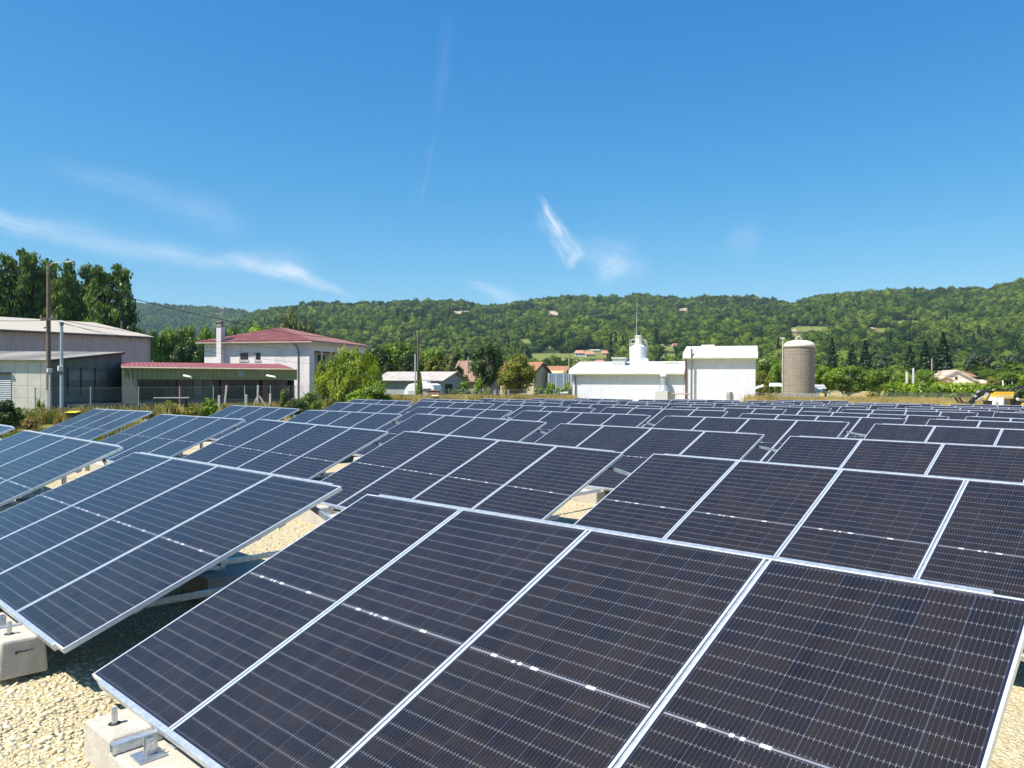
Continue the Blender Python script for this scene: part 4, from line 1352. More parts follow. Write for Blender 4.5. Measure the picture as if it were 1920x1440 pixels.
# --- grey gabled shed in the middle
f = Fr(706, 90.0, -24)
gs = f.thing('gabled_shed', 'long grey shed with weathered gabled roof behind the caravan', 'shed')
x1 = f.xat(828); y1 = f.yat(871, x1)
ze = f.zat(x1, 0, 712.5); ym = y1 / 2; zr = f.zat(x1, ym, 698.0)
GREYW = M('grey_block_wall', (0.33, 0.36, 0.36), 0.9, 0, .12, 2, grime=(0.2, 0.21, 0.2))
MB().box(0, x1, 0, .2, -1.5, ze).build('wall', GREYW, gs)
MB().slab([(x1, .205, -1.5), (x1, y1, -1.5), (x1, y1, ze), (x1, ym, zr - .08), (x1, .205, ze + .02)], (-.2, 0, 0)).build('wall', GREYW, gs)
MB().slab([(-.3, -.5, ze - .12), (x1 + .5, -.5, ze - .12), (x1 + .5, ym, zr), (-.3, ym, zr)], (0, 0, .08)).slab([(-.3, y1 + .5, ze - .12), (x1 + .5, y1 + .5, ze - .12), (x1 + .5, ym + .005, zr), (-.3, ym + .005, zr)], (0, 0, .08)).build('roof', corrugated('weathered_sheet', (0.44, 0.40, 0.36), 0, 0.25, .9, .5, grime=(0.22, 0.2, 0.19), gamt=.7), gs)
ya, yb = y1 * .14, y1 * .46
MB().box(x1 - .05, x1 + .012, ya, yb, -.2, 1.95).build('door_opening', DARK, gs)
MB().box(x1 - .05, x1 + .012, y1 * .7, y1 * .97, .0, 1.5).build('door_opening', DARK, gs)

# --- farmhouse and its barn behind the trees
TILE = corrugated('orange_roof_tile', (0.35, 0.165, 0.09), 0, 0.26, .85, .6, grime=(0.30, 0.15, 0.09), gamt=.5)
TILEOLD = corrugated('old_brown_roof_tile', (0.33, 0.20, 0.14), 0, 0.26, .9, .6, grime=(0.18, 0.13, 0.10), gamt=.6)


def gable_house(name, label, cat, pxl, D, turn, pxr, pxend, ye, yr, wallm, roofm, ov=.45, z0=-1.5):
    f = Fr(pxl, D, turn); t = f.thing(name, label, cat)
    x1 = f.xat(pxr); y1 = max(3.0, f.yat(pxend, x1)); ym = y1 / 2
    ze = f.zat(x1, 0, ye); zr = f.zat(x1, ym, yr)
    MB().box(0, x1, 0, .25, z0, ze).box(0, x1, y1 - .25, y1, z0, ze).build('wall', wallm, t)
    g = MB()
    for xx, dx in ((x1, -.25), (0.0, .25)):
        g.slab([(xx, .255, z0), (xx, y1 - .255, z0), (xx, y1 - .255, ze), (xx, ym, zr - .1), (xx, .255, ze)], (dx, 0, 0))
    g.build('gable', wallm, t)
    sl_ = (zr - ze) / ym
    MB().slab([(-ov, -ov, ze - ov * sl_), (x1 + ov, -ov, ze - ov * sl_), (x1 + ov, ym, zr), (-ov, ym, zr)], (0, 0, .12)).slab([(-ov, y1 + ov, ze - ov * sl_), (x1 + ov, y1 + ov, ze - ov * sl_), (x1 + ov, ym + .005, zr), (-ov, ym + .005, zr)], (0, 0, .12)).build('roof', roofm, t)
    MB().slab([(x1 + ov + .003, -ov, ze - ov * sl_), (x1 + ov + .003, ym, zr), (x1 + ov + .003, ym, zr - .22), (x1 + ov + .003, -ov, ze - ov * sl_ - .22)], (.05, 0, 0)).slab([(x1 + ov + .003, y1 + ov, ze - ov * sl_), (x1 + ov + .003, ym, zr), (x1 + ov + .003, ym, zr - .22), (x1 + ov + .003, y1 + ov, ze - ov * sl_ - .22)], (.05, 0, 0)).build('barge_board', M('dark_barge_board', (0.09, 0.05, 0.04), .8), t)
    return f, t, x1, y1, ze, zr


OCHRE = M('ochre_render', (0.50, 0.42, 0.30), .9, 0, .08, 1.5, grime=(0.36, 0.3, 0.22))
gable_house('farmhouse', 'farmhouse with orange tiled roof and plain beige gable wall', 'house', 938, 108, -42, 1001, 1027, 696, 680, OCHRE, TILE)
gable_house('old_barn', 'old barn with faded brown tiled roof partly hidden behind the dark tree', 'barn', 846, 112, -20, 908, 935, 711, 677.5, M('old_stone_wall', (0.33, 0.28, 0.23), .9, 0, .25, 3), TILEOLD)
f, t, x1, y1, ze, zr = gable_house('distant_house', 'low house with orange tiled roof behind the blue container', 'house', 1022, 122, -20, 1056, 1070, 699, 687.5, M('cream_render', (0.6, 0.53, 0.42), .9), TILE)
MB().slab([(.8, -1.6, ze - .25), (3.2, -1.6, ze - .25), (3.2, -.3, ze + .25), (.8, -.3, ze + .25)], (0, 0, .06)).build('awning', M('yellow_awning', (0.75, 0.55, 0.22), .7), t)

f = Fr(1027, 104, -8)
ct = f.thing('container', 'blue-grey container with white uprights beside the white hall', 'container')
x1 = f.xat(1072)
MB().box(0, x1, 0, 2.4, .55, f.zat(0, 0, 699.5)).build('body', corrugated('blue_container_sheet', (0.22, 0.30, 0.40), 0, .28, .55, .6), ct, bevel=.02)
m = MB()
for a in (.05, x1 * .34, x1 * .65, x1 - .1): m.box(a, a + .07, -.05, -.003, .5, f.zat(0, 0, 699.5))
m.build('uprights', WHITE, ct)
MB().box(.2, x1 - .2, .1, 2.3, -.5, .545).build('base', DARK, ct)

# --- white industrial hall: low wing, tall wing
f = Fr(1073.5, 82.0, -17)
xl = f.xat(1284.5); xr = f.xat(1416.5)
WSH = corrugated('white_ribbed_sheet', (0.74, 0.76, 0.79), 0, .24, .45, .2, grime=(0.55, 0.55, 0.53), gamt=.35, line=.24)
WRF = corrugated('white_roof_sheet', (0.62, 0.61, 0.565), 0, .30, .5, .14, grime=(0.40, 0.40, 0.30), gamt=.65)
hall = f.thing('industrial_hall', 'white ribbed metal hall with a low wing and a taller right wing', 'hall')


def rounded_roof(x0, x1, ze, zr, ridge_y, ovx, name):
    # profile across the depth: curved edge at the front, gentle slope up to the ridge, mirrored at the back
    pr = [(-.42, ze - .06)]
    rise = 0.62
    for i in range(9):
        a = i / 8 * math.pi / 2
        pr.append((-.42 + .02 + .95 * (1 - math.cos(a)), ze + rise * math.sin(a) * .98))
    pr.append((ridge_y, zr))
    back = [(2 * ridge_y - a, b_) for a, b_ in pr[-2::-1]]
    P = pr + back
    m = MB(); k = len(P)
    vs = [(x0 - ovx, a, b_) for a, b_ in P] + [(x1 + ovx, a, b_) for a, b_ in P]
    fs = [(i, i + 1, k + i + 1, k + i) for i in range(k - 1)] + [tuple(range(k)), tuple(range(2 * k - 1, k - 1, -1)), (0, k, 2 * k - 1, k - 1)]
    return m.add(vs, fs).build(name, WRF, hall)


ze1 = f.zat(0, 0, 700.3); ry_ = 5.0; zr1 = f.zat(xl * .5, ry_, 677.8)
xm_ = f.xat(1284)
ze2 = f.zat(xl, 0, 671.0); zr2 = f.zat((xl + xr) / 2, ry_, 648.8)
MB().box(0, xl - .003, 0, 2 * ry_, -1, ze1 - .03).build('wall', WSH, hall)
MB().box(xl, xr, 0, 2 * ry_, -1, ze2 - .03).build('wall', WSH, hall)
rf1 = rounded_roof(0, xl - .35, ze1, zr1, ry_, .3, 'roof')
rf2 = rounded_roof(xl, xr, ze2, zr2, ry_, .22, 'roof')
GUT = M('greenish_gutter', (0.30, 0.34, 0.22), .6, 0, .3, 2)
MB().box(-.28, xl - .15, -.465, -.425, ze1 - .15, ze1 - .03).build('gutter', GUT, hall)
MB().box(xl - .2, xr + .2, -.465, -.425, ze2 - .15, ze2 - .03).build('gutter', GUT, hall)
BRN = M('rusty_brown_pipe', (0.22, 0.10, 0.07), .6, 0, .3, 6)
GRY = M('grey_zinc_pipe', (0.20, 0.21, 0.21), .5, .4, .15, 6)
xx = f.xat(1079); MB().tube([(xx, -.5, ze1 - .1), (xx, -.12, ze1 - .5), (xx, -.12, -.5)], .065, 8).build('downpipe', BRN, hall)
xx = f.xat(1286); MB().tube([(xx, -.45, ze2 - .1), (xx, -.12, ze2 - .5), (xx, -.12, -.5)], .08, 8).build('downpipe', BRN, hall)
xx = f.xat(1297); MB().tube([(xx, -.4, -.5), (xx, -.4, f.zat(xx, 0, 654))], .10, 10).build('flue', GRY, hall)
xa = f.xat(1254); MB().tube([(xa, -.35, f.zat(xx, 0, 738)), (xx - .1, -.35, f.zat(xx, 0, 738.5))], .055, 8).build('pipe', M('tan_pipe', (0.45, 0.33, 0.24), .6), hall)
xa, xb = f.xat(1230.5), f.xat(1254); zt_ = f.zat(xa, 0, 733)
vt = MB().box(xa, xb, -1.3, -.05, -.9, zt_).build('vent_duct', M('pale_grey_box', (0.55, 0.55, 0.52), .6, 0, .06, 3), hall, bevel=.02)
xc = f.xat(1244.5, -.7); zk = f.zat(xc, 0, 704)
MB().lathe([(.62, zt_ + .005), (.40, zt_ + .55), (.33, zt_ + .6), (.33, zk - .2)], 20, (xc, -.7)).build('duct_pipe', M('blue_grey_duct', (0.36, 0.42, 0.46), .45, .3, .1, 3), vt, smooth=False)
MB().lathe([(.36, zk - .195), (.36, zk), (.30, zk + .22), (.16, zk + .36), (0.0, zk + .40)], 20, (xc, -.7)).build('duct_cap', WHITE, vt, smooth=True)
xa, xb = f.xat(1149.5, 2.6), f.xat(1173, 2.6); z0 = f.zat(xa, 2.6, 680.5)
MB().box(xa, xb, 2.0, 3.6, z0 - .4, z0 + .42).box(xa - .08, xb + .08, 1.9, 3.7, z0 + .425, z0 + .6).build('roof_vent', M('grey_roof_vent', (0.50, 0.50, 0.46), .6, 0, .1, 3), rf1)
xa, xb = f.xat(1248, 3.5), f.xat(1271, 3.5); z0 = f.zat(xa, 3.5, 681)
MB().box(xa, xb, 3.0, 4.2, z0 - .5, z0 + .10).build('skylight', M('grey_skylight', (0.42, 0.40, 0.36), .5), rf1)
xa, xb = f.xat(1315, 5), f.xat(1340, 5)
MB().box(xa, xb, 4.5, 5.6, zr2 - .3, zr2 + .13).build('skylight', M('white_skylight', (0.7, 0.68, 0.6), .5), rf2)
xa, xb = f.xat(1362), f.xat(1369)
MB().box(xa, xb, -.04, -.003, -.8, f.zat(xa, 0, 735.5)).build('door', M('grey_door', (0.36, 0.36, 0.34), .6), hall)
MB().box(xb + .003, xb + .2, -.16, -.003, -.8, f.zat(xa, 0, 735)).build('door_jamb', M('brown_jamb', (0.16, 0.11, 0.09), .7), hall)

# white bulk silo standing behind the low wing
X, Y = at(1196, 92.5); z0 = float(gh(X, Y)); sc_ = 92.5 / F_PX
ws = thing('white_silo', 'white cylindrical silo with railed top and tall rod behind the hall', 'silo', (X, Y, z0))
top = zpix(X, Y, 653) - z0; r = 15.8 * sc_
ZZ = lambda py: zpix(X, Y, py) - z0
MB().lathe([(r * .9, 0), (r, .02), (r, top), (r * .97, top + .08), (r * .55, top + .42), (0, top + .5)], 28).build('body', WHITE, ws, smooth=False)
rl = MB()
ax_ = math.atan2(RH[1], RH[0])
for hgt_ in (ZZ(645), ZZ(637)):
    rl.tube([(r * 1.0 * math.cos(t), r * 1.0 * math.sin(t), hgt_) for t in np.linspace(0, 2 * math.pi, 25)], .035, 6, cap=False)
for t in np.linspace(0, 2 * math.pi, 10, endpoint=False):
    rl.tube([(r * math.cos(t), r * math.sin(t), top - .05), (r * math.cos(t), r * math.sin(t), ZZ(637))], .035, 6)
rl.build('railing', M('pale_railing', (0.5, 0.52, 0.46), .5, .2), ws)
cx_, cy_ = RH[0] * 1.0 * sc_ * 1, RH[1] * 1.0 * sc_
MB().lathe([(.42, top + .2), (.42, ZZ(632)), (.46, ZZ(632)), (.46, ZZ(629)), (0, ZZ(629) + .05)], 14, (cx_, cy_)).build('filter_unit', M('rust_streaked_white', (0.68, 0.63, 0.54), .6, 0, .08, 3, grime=(0.40, 0.22, 0.10), gscale=2.5, gamt=.7), ws)
dx = RH[:2] * (15.5 * sc_)
MB().tube([(-.1, 0, ZZ(640)), (dx[0] * .55, dx[1] * .55, ZZ(638)), (dx[0] * .9, dx[1] * .9, ZZ(640)), (dx[0] * 1.15, dx[1] * 1.15, ZZ(646)), (dx[0] * 1.17, dx[1] * 1.17, ZZ(690))], .085, 8).build('filling_pipe', M('pale_pipe', (0.52, 0.54, 0.48), .5, .2), ws, smooth=True)
dx = RH[:2] * (-3.5 * sc_)
MB().tube([(dx[0], dx[1], top + .3), (dx[0] * .6, dx[1] * .6, ZZ(567))], [.05, .028], 6).build('rod', M('grey_rod', (0.42, 0.42, 0.42), .5), ws)
MB().lathe([(.0, ZZ(672)), (.35, ZZ(674)), (.42, ZZ(678))], 12, (dx[0] * -3.6 - FH[0] * r * .8, dx[1] * -3.6 - FH[1] * r * .8)).build('inlet_cone', WHITE, ws)

# grey concrete silo
X, Y = at(1497.5, 96); z0 = float(gh(X, Y)); sc_ = 96 / F_PX
cs = thing('concrete_silo', 'round grey concrete stave silo with pale domed cap', 'silo', (X, Y, z0))
ZZ = lambda py: zpix(X, Y, py) - z0
r = 28.3 * sc_
STAVE = panelled('concrete_stave', (0.33, 0.28, 0.215), 0.5, 0.42, .3, grime=(0.24, 0.20, 0.16), gamt=.5)
MB().lathe([(r, -.6), (r, ZZ(651))], 40).build('body', STAVE, cs)
ho = MB()
for i in range(22):
    zz = .3 + i * (ZZ(653) - .4) / 21
    ho.lathe([(r + .002, zz - .014), (r + .022, zz - .014), (r + .022, zz + .014), (r + .002, zz + .014)], 40)
ho.build('hoops', M('rusty_hoop', (0.25, 0.21, 0.17), .8), cs)
dm = [(r * 1.03, ZZ(652)), (r * 1.03, ZZ(648.5))]
for i in range(1, 9):
    a = i / 8 * math.pi / 2
    dm.append((r * 1.02 * math.cos(a) ** .9, ZZ(648.5) + (ZZ(637.5) - ZZ(648.5)) * math.sin(a)))
MB().lathe(dm, 32).build('dome', M('lichen_white_dome', (0.62, 0.58, 0.47), .8, 0, .12, 2, grime=(0.35, 0.32, 0.25), gscale=1.4, gamt=.6), cs, smooth=True)
MB().tube([(.32 * math.cos(t) * RH[0], .32 * math.cos(t) * RH[1], ZZ(637.5) + .1 + .32 * math.sin(t)) for t in np.linspace(-.4, math.pi + .4, 14)], .06, 6).build('lifting_ring', M('pale_ring', (0.5, 0.48, 0.42), .7), cs)
dx = -RH[:2] * (r + .12)
MB().tube([(dx[0], dx[1], -.3), (dx[0], dx[1], ZZ(635.5))], .085, 8).tube([(dx[0] * 1.14, dx[1] * 1.14, ZZ(635)), (dx[0] * .9, dx[1] * .9, ZZ(635))], .13, 8).build('filling_pipe', M('pale_concrete_pipe', (0.50, 0.47, 0.40), .7), cs)

# white sheet things beside the silo
f = Fr(1442, 97, -10)
cn = f.thing('white_canopy', 'white flat canopy on thin posts left of the concrete silo', 'canopy')
x1 = f.xat(1468)
MB().slab([(0, 0, f.zat(0, 0, 724.5)), (x1, 0, f.zat(0, 0, 724.5)), (x1, 1.6, f.zat(0, 0, 719)), (.3, 1.6, f.zat(0, 0, 719))], (0, 0, .06)).build('cover', WHITE, cn)
for a in (.05, x1 * .4, x1 - .1):
    MB().tube([(a, .05, -.3), (a, .05, f.zat(0, 0, 724.5) - .003)], .035, 6).build('post', GRY, cn)
f = Fr(1415, 94, -10)
tr = f.thing('white_trough', 'tilted white trough against the right corner of the hall', 'trough')
x1 = f.xat(1432)
m = MB()
m.slab([(0, 0, f.zat(0, 0, 730)), (x1, 0, f.zat(0, 0, 724)), (x1, .7, f.zat(0, 0, 722)), (0, .7, f.zat(0, 0, 728))], (0, 0, .08))
m.slab([(0, -.05, f.zat(0, 0, 730.5)), (x1, -.05, f.zat(0, 0, 724.5)), (x1, -.05, f.zat(0, 0, 723)), (0, -.05, f.zat(0, 0, 729))], (0, .045, 0))
m.build('tray', WHITE, tr)
MB().tube([(x1 * .8, .3, -.3), (x1 * .8, .3, f.zat(0, 0, 725) - .003)], .04, 6).build('post', GRY, tr)
f = Fr(1524, 98, -10)
for i, (a, b_, ya_, yb_, dd) in enumerate(((1523.5, 1549.5, 722.5, 729, 1.6), (1524, 1535, 729.8, 733, .6), (1537, 1544, 730.4, 733.5, .4), (1524, 1537.5, 734, 738, 0.0), (1547, 1558, 735, 738.5, -.4))):
    xa, xb = f.xat(a, dd), f.xat(b_, dd)
    o_ = MB(); z0 = f.zat(xa, dd, yb_); z1 = f.zat(xa, dd, ya_)
    nl = 3 if i == 0 else 2
    for j in range(nl):
        za_, zb_ = z0 + (z1 - z0) * j / nl, z0 + (z1 - z0) * (j + .82) / nl
        o_.slab([(xa + .05 * j, dd, za_), (xb - .09 * j, dd, za_), (xb - .09 * j + .1, dd + 1.2, za_ + .1), (xa + .05 * j, dd + 1.2, za_ + .1)], (0, 0, zb_ - za_))
    ob = o_.build('sheet_stack', WHITE if i < 4 else M('cream_sheet', (0.66, 0.58, 0.44), .7))
    ob.location = (f.O[0], f.O[1], f.z); ob.rotation_euler = (0, 0, f.rz)
    tag(ob, ['wide white sheet stack right of the concrete silo, topmost', 'small white sheet stack below the wide one, against the silo', 'short white sheet stack between two others right of the silo', 'lowest white sheet stack at the foot of the concrete silo', 'cream coloured sheet stack lying alone beside the silver rail fence'][i], 'sheet stack', 'white sheet stacks by the silo')
f = Fr(1419, 90, -6)
lw = f.thing('low_wall', 'low weathered concrete wall in front of the silo', 'wall')
x1 = f.xat(1537)
MB().box(0, x1, 0, .18, -.8, f.zat(0, 0, 737.5)).build('wall_body', CONC_OLD, lw)
for a in np.linspace(0.2, x1 - .1, 9):
    MB().box(a - .09, a + .09, -.06, .24, -.8, f.zat(0, 0, 736.6)).build('pier', CONC_OLD, lw)

# --- white house on the right
f = Fr(1757, 150, -14)
wh = f.thing('white_house', 'white house with broad gable and orange roofs above the hedge', 'house')
WR = M('warm_white_render', (0.74, 0.68, 0.60), .9, 0, .05, 1)
xa, xb = 0.0, f.xat(1829); xm = f.xat(1794)
zE = f.zat(0, 0, 713); zA = f.zat(xm, 0, 695.5)
MB().slab([(xa, 0, -1), (xb, 0, -1), (xb, 0, zE), (xm, 0, zA), (xa, 0, zE)], (0, .3, 0)).box(xa, xa + .3, .305, 9, -1, zE - .1).box(xb - .3, xb, .305, 9, -1, zE - .1).build('wall', WR, wh)
sl_ = (zA - zE) / (xm - xa); sr_ = (zA - zE) / (xb - xm)
PINKT = M('pale_pink_tile', (0.60, 0.42, 0.34), .8, 0, .15, 2)
MB().slab([(xa - .7, -.25, zE - .7 * sl_ + .05), (xm, -.25, zA + .05), (xm, 9.3, zA + .05), (xa - .7, 9.3, zE - .7 * sl_ + .05)], (0, 0, .18)).slab([(xb + .7, -.25, zE - .7 * sr_ + .05), (xm + .005, -.25, zA + .05), (xm + .005, 9.3, zA + .05), (xb + .7, 9.3, zE - .7 * sr_ + .05)], (0, 0, .18)).build('roof', PINKT, wh)
MB().slab([(xa - .72, -.29, zE - .7 * sl_ - .12), (xm, -.29, zA - .12), (xm, -.29, zA + .24), (xa - .72, -.29, zE - .7 * sl_ + .24)], (0, .035, 0)).slab([(xb + .72, -.29, zE - .7 * sr_ - .12), (xm, -.29, zA - .12), (xm, -.29, zA + .24), (xb + .72, -.29, zE - .7 * sr_ + .24)], (0, .035, 0)).build('barge_board', M('grey_barge', (0.50, 0.46, 0.43), .7), wh)
xq = f.xat(1793); z0, z1 = f.zat(xm, 0, 712), f.zat(xm, 0, 706)
MB().box(xq - .22, xq + .22, -.03, .02, z0, z1).build('window', DARK, wh)
xp0, xp1, xpm = f.xat(1759, -2.5), f.xat(1787, -2.5), f.xat(1773, -2.5)
zp, zq = f.zat(0, -2.5, 714.5), f.zat(0, -2.5, 706.8)
MB().slab([(xp0 - .3, -2.8, zp), (xpm, -2.8, zq), (xpm, -.29, zq), (xp0 - .3, -.29, zp)], (0, 0, .15)).slab([(xp1 + .3, -2.8, zp), (xpm + .005, -2.8, zq), (xpm + .005, -.29, zq), (xp1 + .3, -.29, zp)], (0, 0, .15)).slab([(xp0, -2.5, zp), (xp1, -2.5, zp), (xpm, -2.5, zq - .1)], (0, .15, 0)).box(xp0, xp0 + .35, -2.5, -2.1, -1, zp - .01).box(xp1 - .35, xp1, -2.5, -2.1, -1, zp - .01).build('porch', M('peach_porch', (0.62, 0.46, 0.33), .8), wh)
xc = f.xat(1763, 3); MB().box(xc - .35, xc + .35, 3, 3.6, zE, f.zat(xc, 3, 695)).build('chimney', M('tan_chimney', (0.50, 0.38, 0.29), .9), wh)
xo0, xo1 = f.xat(1800, 6), f.xat(1830, 6)
MB().slab([(xo0, 5.0, f.zat(0, 5, 706)), (xo1, 5.0, f.zat(0, 5, 707)), (xo1 - 1.2, 9, f.zat(0, 9, 698)), (xo0, 9, f.zat(0, 9, 697))], (0, 0, .2)).box(xo0, xo1 - .8, 6, 9.2, 0, f.zat(0, 6, 706)).build('rear_roof', TILE, wh)
xd0, xd1 = f.xat(1833, 1), f.xat(1858, 1)
MB().slab([(xb + .75, 0.2, f.zat(0, 0, 719)), (xd1 + .3, 0.2, f.zat(0, 0, 719)), (xd1 - .6, 3.5, f.zat(0, 3.5, 713)), (xb + .75, 3.5, f.zat(0, 3.5, 713))], (0, 0, .15)).build('annex_roof', M('beige_tile', (0.56, 0.42, 0.31), .85, 0, .15, 2), wh)
MB().box(xb + .02, xd1, .6, 6, -1, f.zat(0, 0, 718.5)).build('annex', WR, wh)

# --- houses on the hillside (a few pixels each)
def hill_house(px, py, wpx, hpx, rpx, wallm, roofm, label, turn=0.0, flat=False):
    P = hill_point(px, py); D = float((P - CAM) @ FW); s = D / F_PX
    t = thing('hill_house', label, 'house', tuple(P), math.atan2(RH[1], RH[0]) + math.radians(turn), 'houses scattered on the hillside')
    w_, h_, rr = wpx * s, hpx * s, rpx * s; d_ = w_ * .7
    MB().box(-w_ / 2, w_ / 2, 0, d_, -8, h_).build('wall', wallm, t)
    if flat:
        MB().slab([(-w_ * .55, -.6, h_), (w_ * .55, -.6, h_), (w_ * .55, d_ + .6, h_ + rr), (-w_ * .55, d_ + .6, h_ + rr)], (0, 0, .3)).build('roof', roofm, t)
    else:
        o = .05 * w_
        MB().slab([(-w_ / 2 - o, -o, h_), (w_ / 2 + o, -o, h_), (w_ / 2 - w_ * .12, d_ / 2, h_ + rr), (-w_ / 2 + w_ * .12, d_ / 2, h_ + rr)], (0, 0, .25)).slab([(-w_ / 2 - o, d_ + o, h_), (w_ / 2 + o, d_ + o, h_), (w_ / 2 - w_ * .12, d_ / 2 + .01, h_ + rr), (-w_ / 2 + w_ * .12, d_ / 2 + .01, h_ + rr)], (0, 0, .25)).slab([(-w_ / 2 - o, -o, h_), (-w_ / 2 - o, d_ + o, h_), (-w_ / 2 + w_ * .12 - .01, d_ / 2, h_ + rr)], (0, 0, .25)).slab([(w_ / 2 + o, -o, h_), (w_ / 2 + o, d_ + o, h_), (w_ / 2 - w_ * .12 + .01, d_ / 2, h_ + rr)], (0, 0, .25)).build('roof', roofm, t)
    m = MB()
    for a in (-.28, .02, .3): m.box(w_ * (a - .06), w_ * (a + .06), -.06, -.004, h_ * .35, h_ * .75)
    m.build('windows', DARK, t)
    return t


PT = M('pinkish_tile', (0.48, 0.24, 0.17), .85, 0, .2, .5)
hill_house(1086.5, 669, 17, 6, 5.5, M('bluish_white_wall', (0.55, 0.56, 0.6), .9), PT, 'hillside house with pinkish roof, leftmost of the village above the white hall')
hill_house(1107, 669, 18, 4, 6, WR, PT, 'hillside house with white gable end, second in the village above the hall', 12)
hill_house(1116, 660, 17, 2.5, 1.6, WR, M('pale_flat_roof', (0.66, 0.60, 0.46), .8), 'hillside house with pale flat roof, uppermost in the village', 0, True)
hill_house(1134, 667, 12, 4, 5, M('peach_wall', (0.62, 0.46, 0.34), .9), PT, 'hillside house with peach walls, rightmost of the village above the hall')
hill_house(1127, 681, 22, 2, 4, WR, M('rose_tile', (0.42, 0.17, 0.15), .85), 'hillside house of which only a rose roof shows above the hall ridge')
hill_house(1239, 654, 14, 3.5, 5, M('tan_wall', (0.5, 0.38, 0.27), .9), M('tan_tile', (0.44, 0.30, 0.20), .85), 'hillside house with tan roof, right of the white silo')
hill_house(1267, 653, 13, 3.5, 5, WR, PT, 'hillside house with pink roof, just left of the tall hall')
hill_house(1224, 659, 7, 1.2, .8, WR, WHITE, 'tiny white hillside shed below the tan roof', 0, True)
hill_house(1489.5, 628, 8, 6, 4.5, M('sand_wall', (0.56, 0.44, 0.30), .9), M('sand_tile', (0.46, 0.33, 0.22), .85), 'small sand coloured hillside tower house above the concrete silo')
hill_house(1629, 619, 26, 2, 3.0, M('ochre_wall', (0.55, 0.40, 0.26), .9), M('terracotta_tile', (0.52, 0.32, 0.2), .85), 'long terracotta roofed hillside farm above the hedge')
hill_house(1602, 620, 14, 1.4, 1.4, WR, M('grey_flat_roof', (0.45, 0.42, 0.36), .8), 'low grey hillside barn left of the terracotta farm', 0, True)
hill_house(1150, 631, 8, 3, 3, M('stone_wall', (0.42, 0.36, 0.32), .9), M('stone_tile', (0.38, 0.30, 0.24), .85), 'lone hillside cottage high above the white silo')
# ------------------------------------------------------------------ trees and shrubs
LEAF = {
    'mid': leafmat('leaf_mid_green', (0.054, 0.112, 0.013), (0.225, 0.325, 0.034), .42, .12, .35),
    'bright': leafmat('leaf_bright_green', (0.105, 0.195, 0.014), (0.36, 0.47, 0.038), .45, .12, .35),
    'dark': leafmat('leaf_dark_green', (0.020, 0.044, 0.010), (0.078, 0.132, 0.022), .35, .1, .35),
    'poplar': leafmat('leaf_poplar', (0.050, 0.094, 0.015), (0.205, 0.285, 0.052), .42, .1, .3),
    'willow': leafmat('leaf_willow', (0.150, 0.205, 0.016), (0.42, 0.48, 0.048), .45, .1, .7),
    'yellow': leafmat('leaf_yellow_green', (0.110, 0.125, 0.018), (0.365, 0.345, 0.045), .4, .1, .7),
    'olive': leafmat('leaf_olive', (0.075, 0.092, 0.028), (0.215, 0.225, 0.070), .3, .1, .5),
    'needle': leafmat('needles_dark', (0.014, 0.032, 0.015), (0.045, 0.078, 0.030), .12, .15, .4),
    'cedar': leafmat('needles_cedar', (0.028, 0.050, 0.030), (0.078, 0.110, 0.058), .15, .1, .3),
    'straw': leafmat('leaf_dry', (0.16, 0.12, 0.035), (0.40, 0.29, 0.10), .3, .1, 1.0),
}
_crowns = {}


def crown_mesh(kind, var, nleaf, size):
    key = (kind, var, nleaf)
    if key not in _crowns:
        V, Q = clothed(200 + 13 * var + len(kind), kind, nleaf, size)
        o = np_obj('crown', V, Q, LEAF['mid'], k=3, link=False)
        _crowns[key] = o.data
    return _crowns[key]


def trunk_mesh(q, w_, h_, base, kind):
    m = MB()
    r = max(.06, .028 * h_) if kind != 'poplar' else .02 * h_
    p = [(0, 0, -.4), (q.normal(0, .02) * w_, q.normal(0, .02) * w_, h_ * .35), (q.normal(0, .03) * w_, q.normal(0, .03) * w_, h_ * .8)]
    m.tube(p, [r * 1.25, r, r * .35], 8)
    for i in range(5 if kind not in ('conifer',) else 0):
        a = i * 2.4 + q.uniform(0, 1); z0 = h_ * (.25 + .09 * i)
        m.tube([(0, 0, z0), (math.cos(a) * w_ * .16, math.sin(a) * w_ * .16, z0 + h_ * .12), (math.cos(a) * w_ * .3, math.sin(a) * w_ * .3, z0 + h_ * .26)], [r * .55, r * .4, r * .12], 6)
    return m


_tq = np.random.default_rng(77)


def tree(name, label, px, ytop, D, wpx, kind, leaf, group=None, var=0, nleaf=7000, size=.021, base=.08, cat='tree', zoff=0.0, trunk=True):
    X, Y = at(px, D); z0 = float(gh(X, Y)) - .05 + zoff
    H = zpix(X, Y, ytop) - z0; Wd = wpx * D / F_PX
    t = thing(name, label, cat, (X, Y, z0), 0.0, group)
    c = bpy.data.objects.new('crown', crown_mesh(kind, var, nleaf, size)); ROOT.objects.link(c)
    c.parent = t; c.rotation_euler = (0, 0, _tq.uniform(0, 6.28))
    c.scale = (Wd, Wd, H * (1 - base)); c.location = (0, 0, H * base)
    c.material_slots[0].link = 'OBJECT'; c.material_slots[0].material = LEAF[leaf]
    if trunk:
        trunk_mesh(_tq, Wd, H, base, kind).build('trunk' if cat == 'tree' else 'stem', BARK, t)
    return t


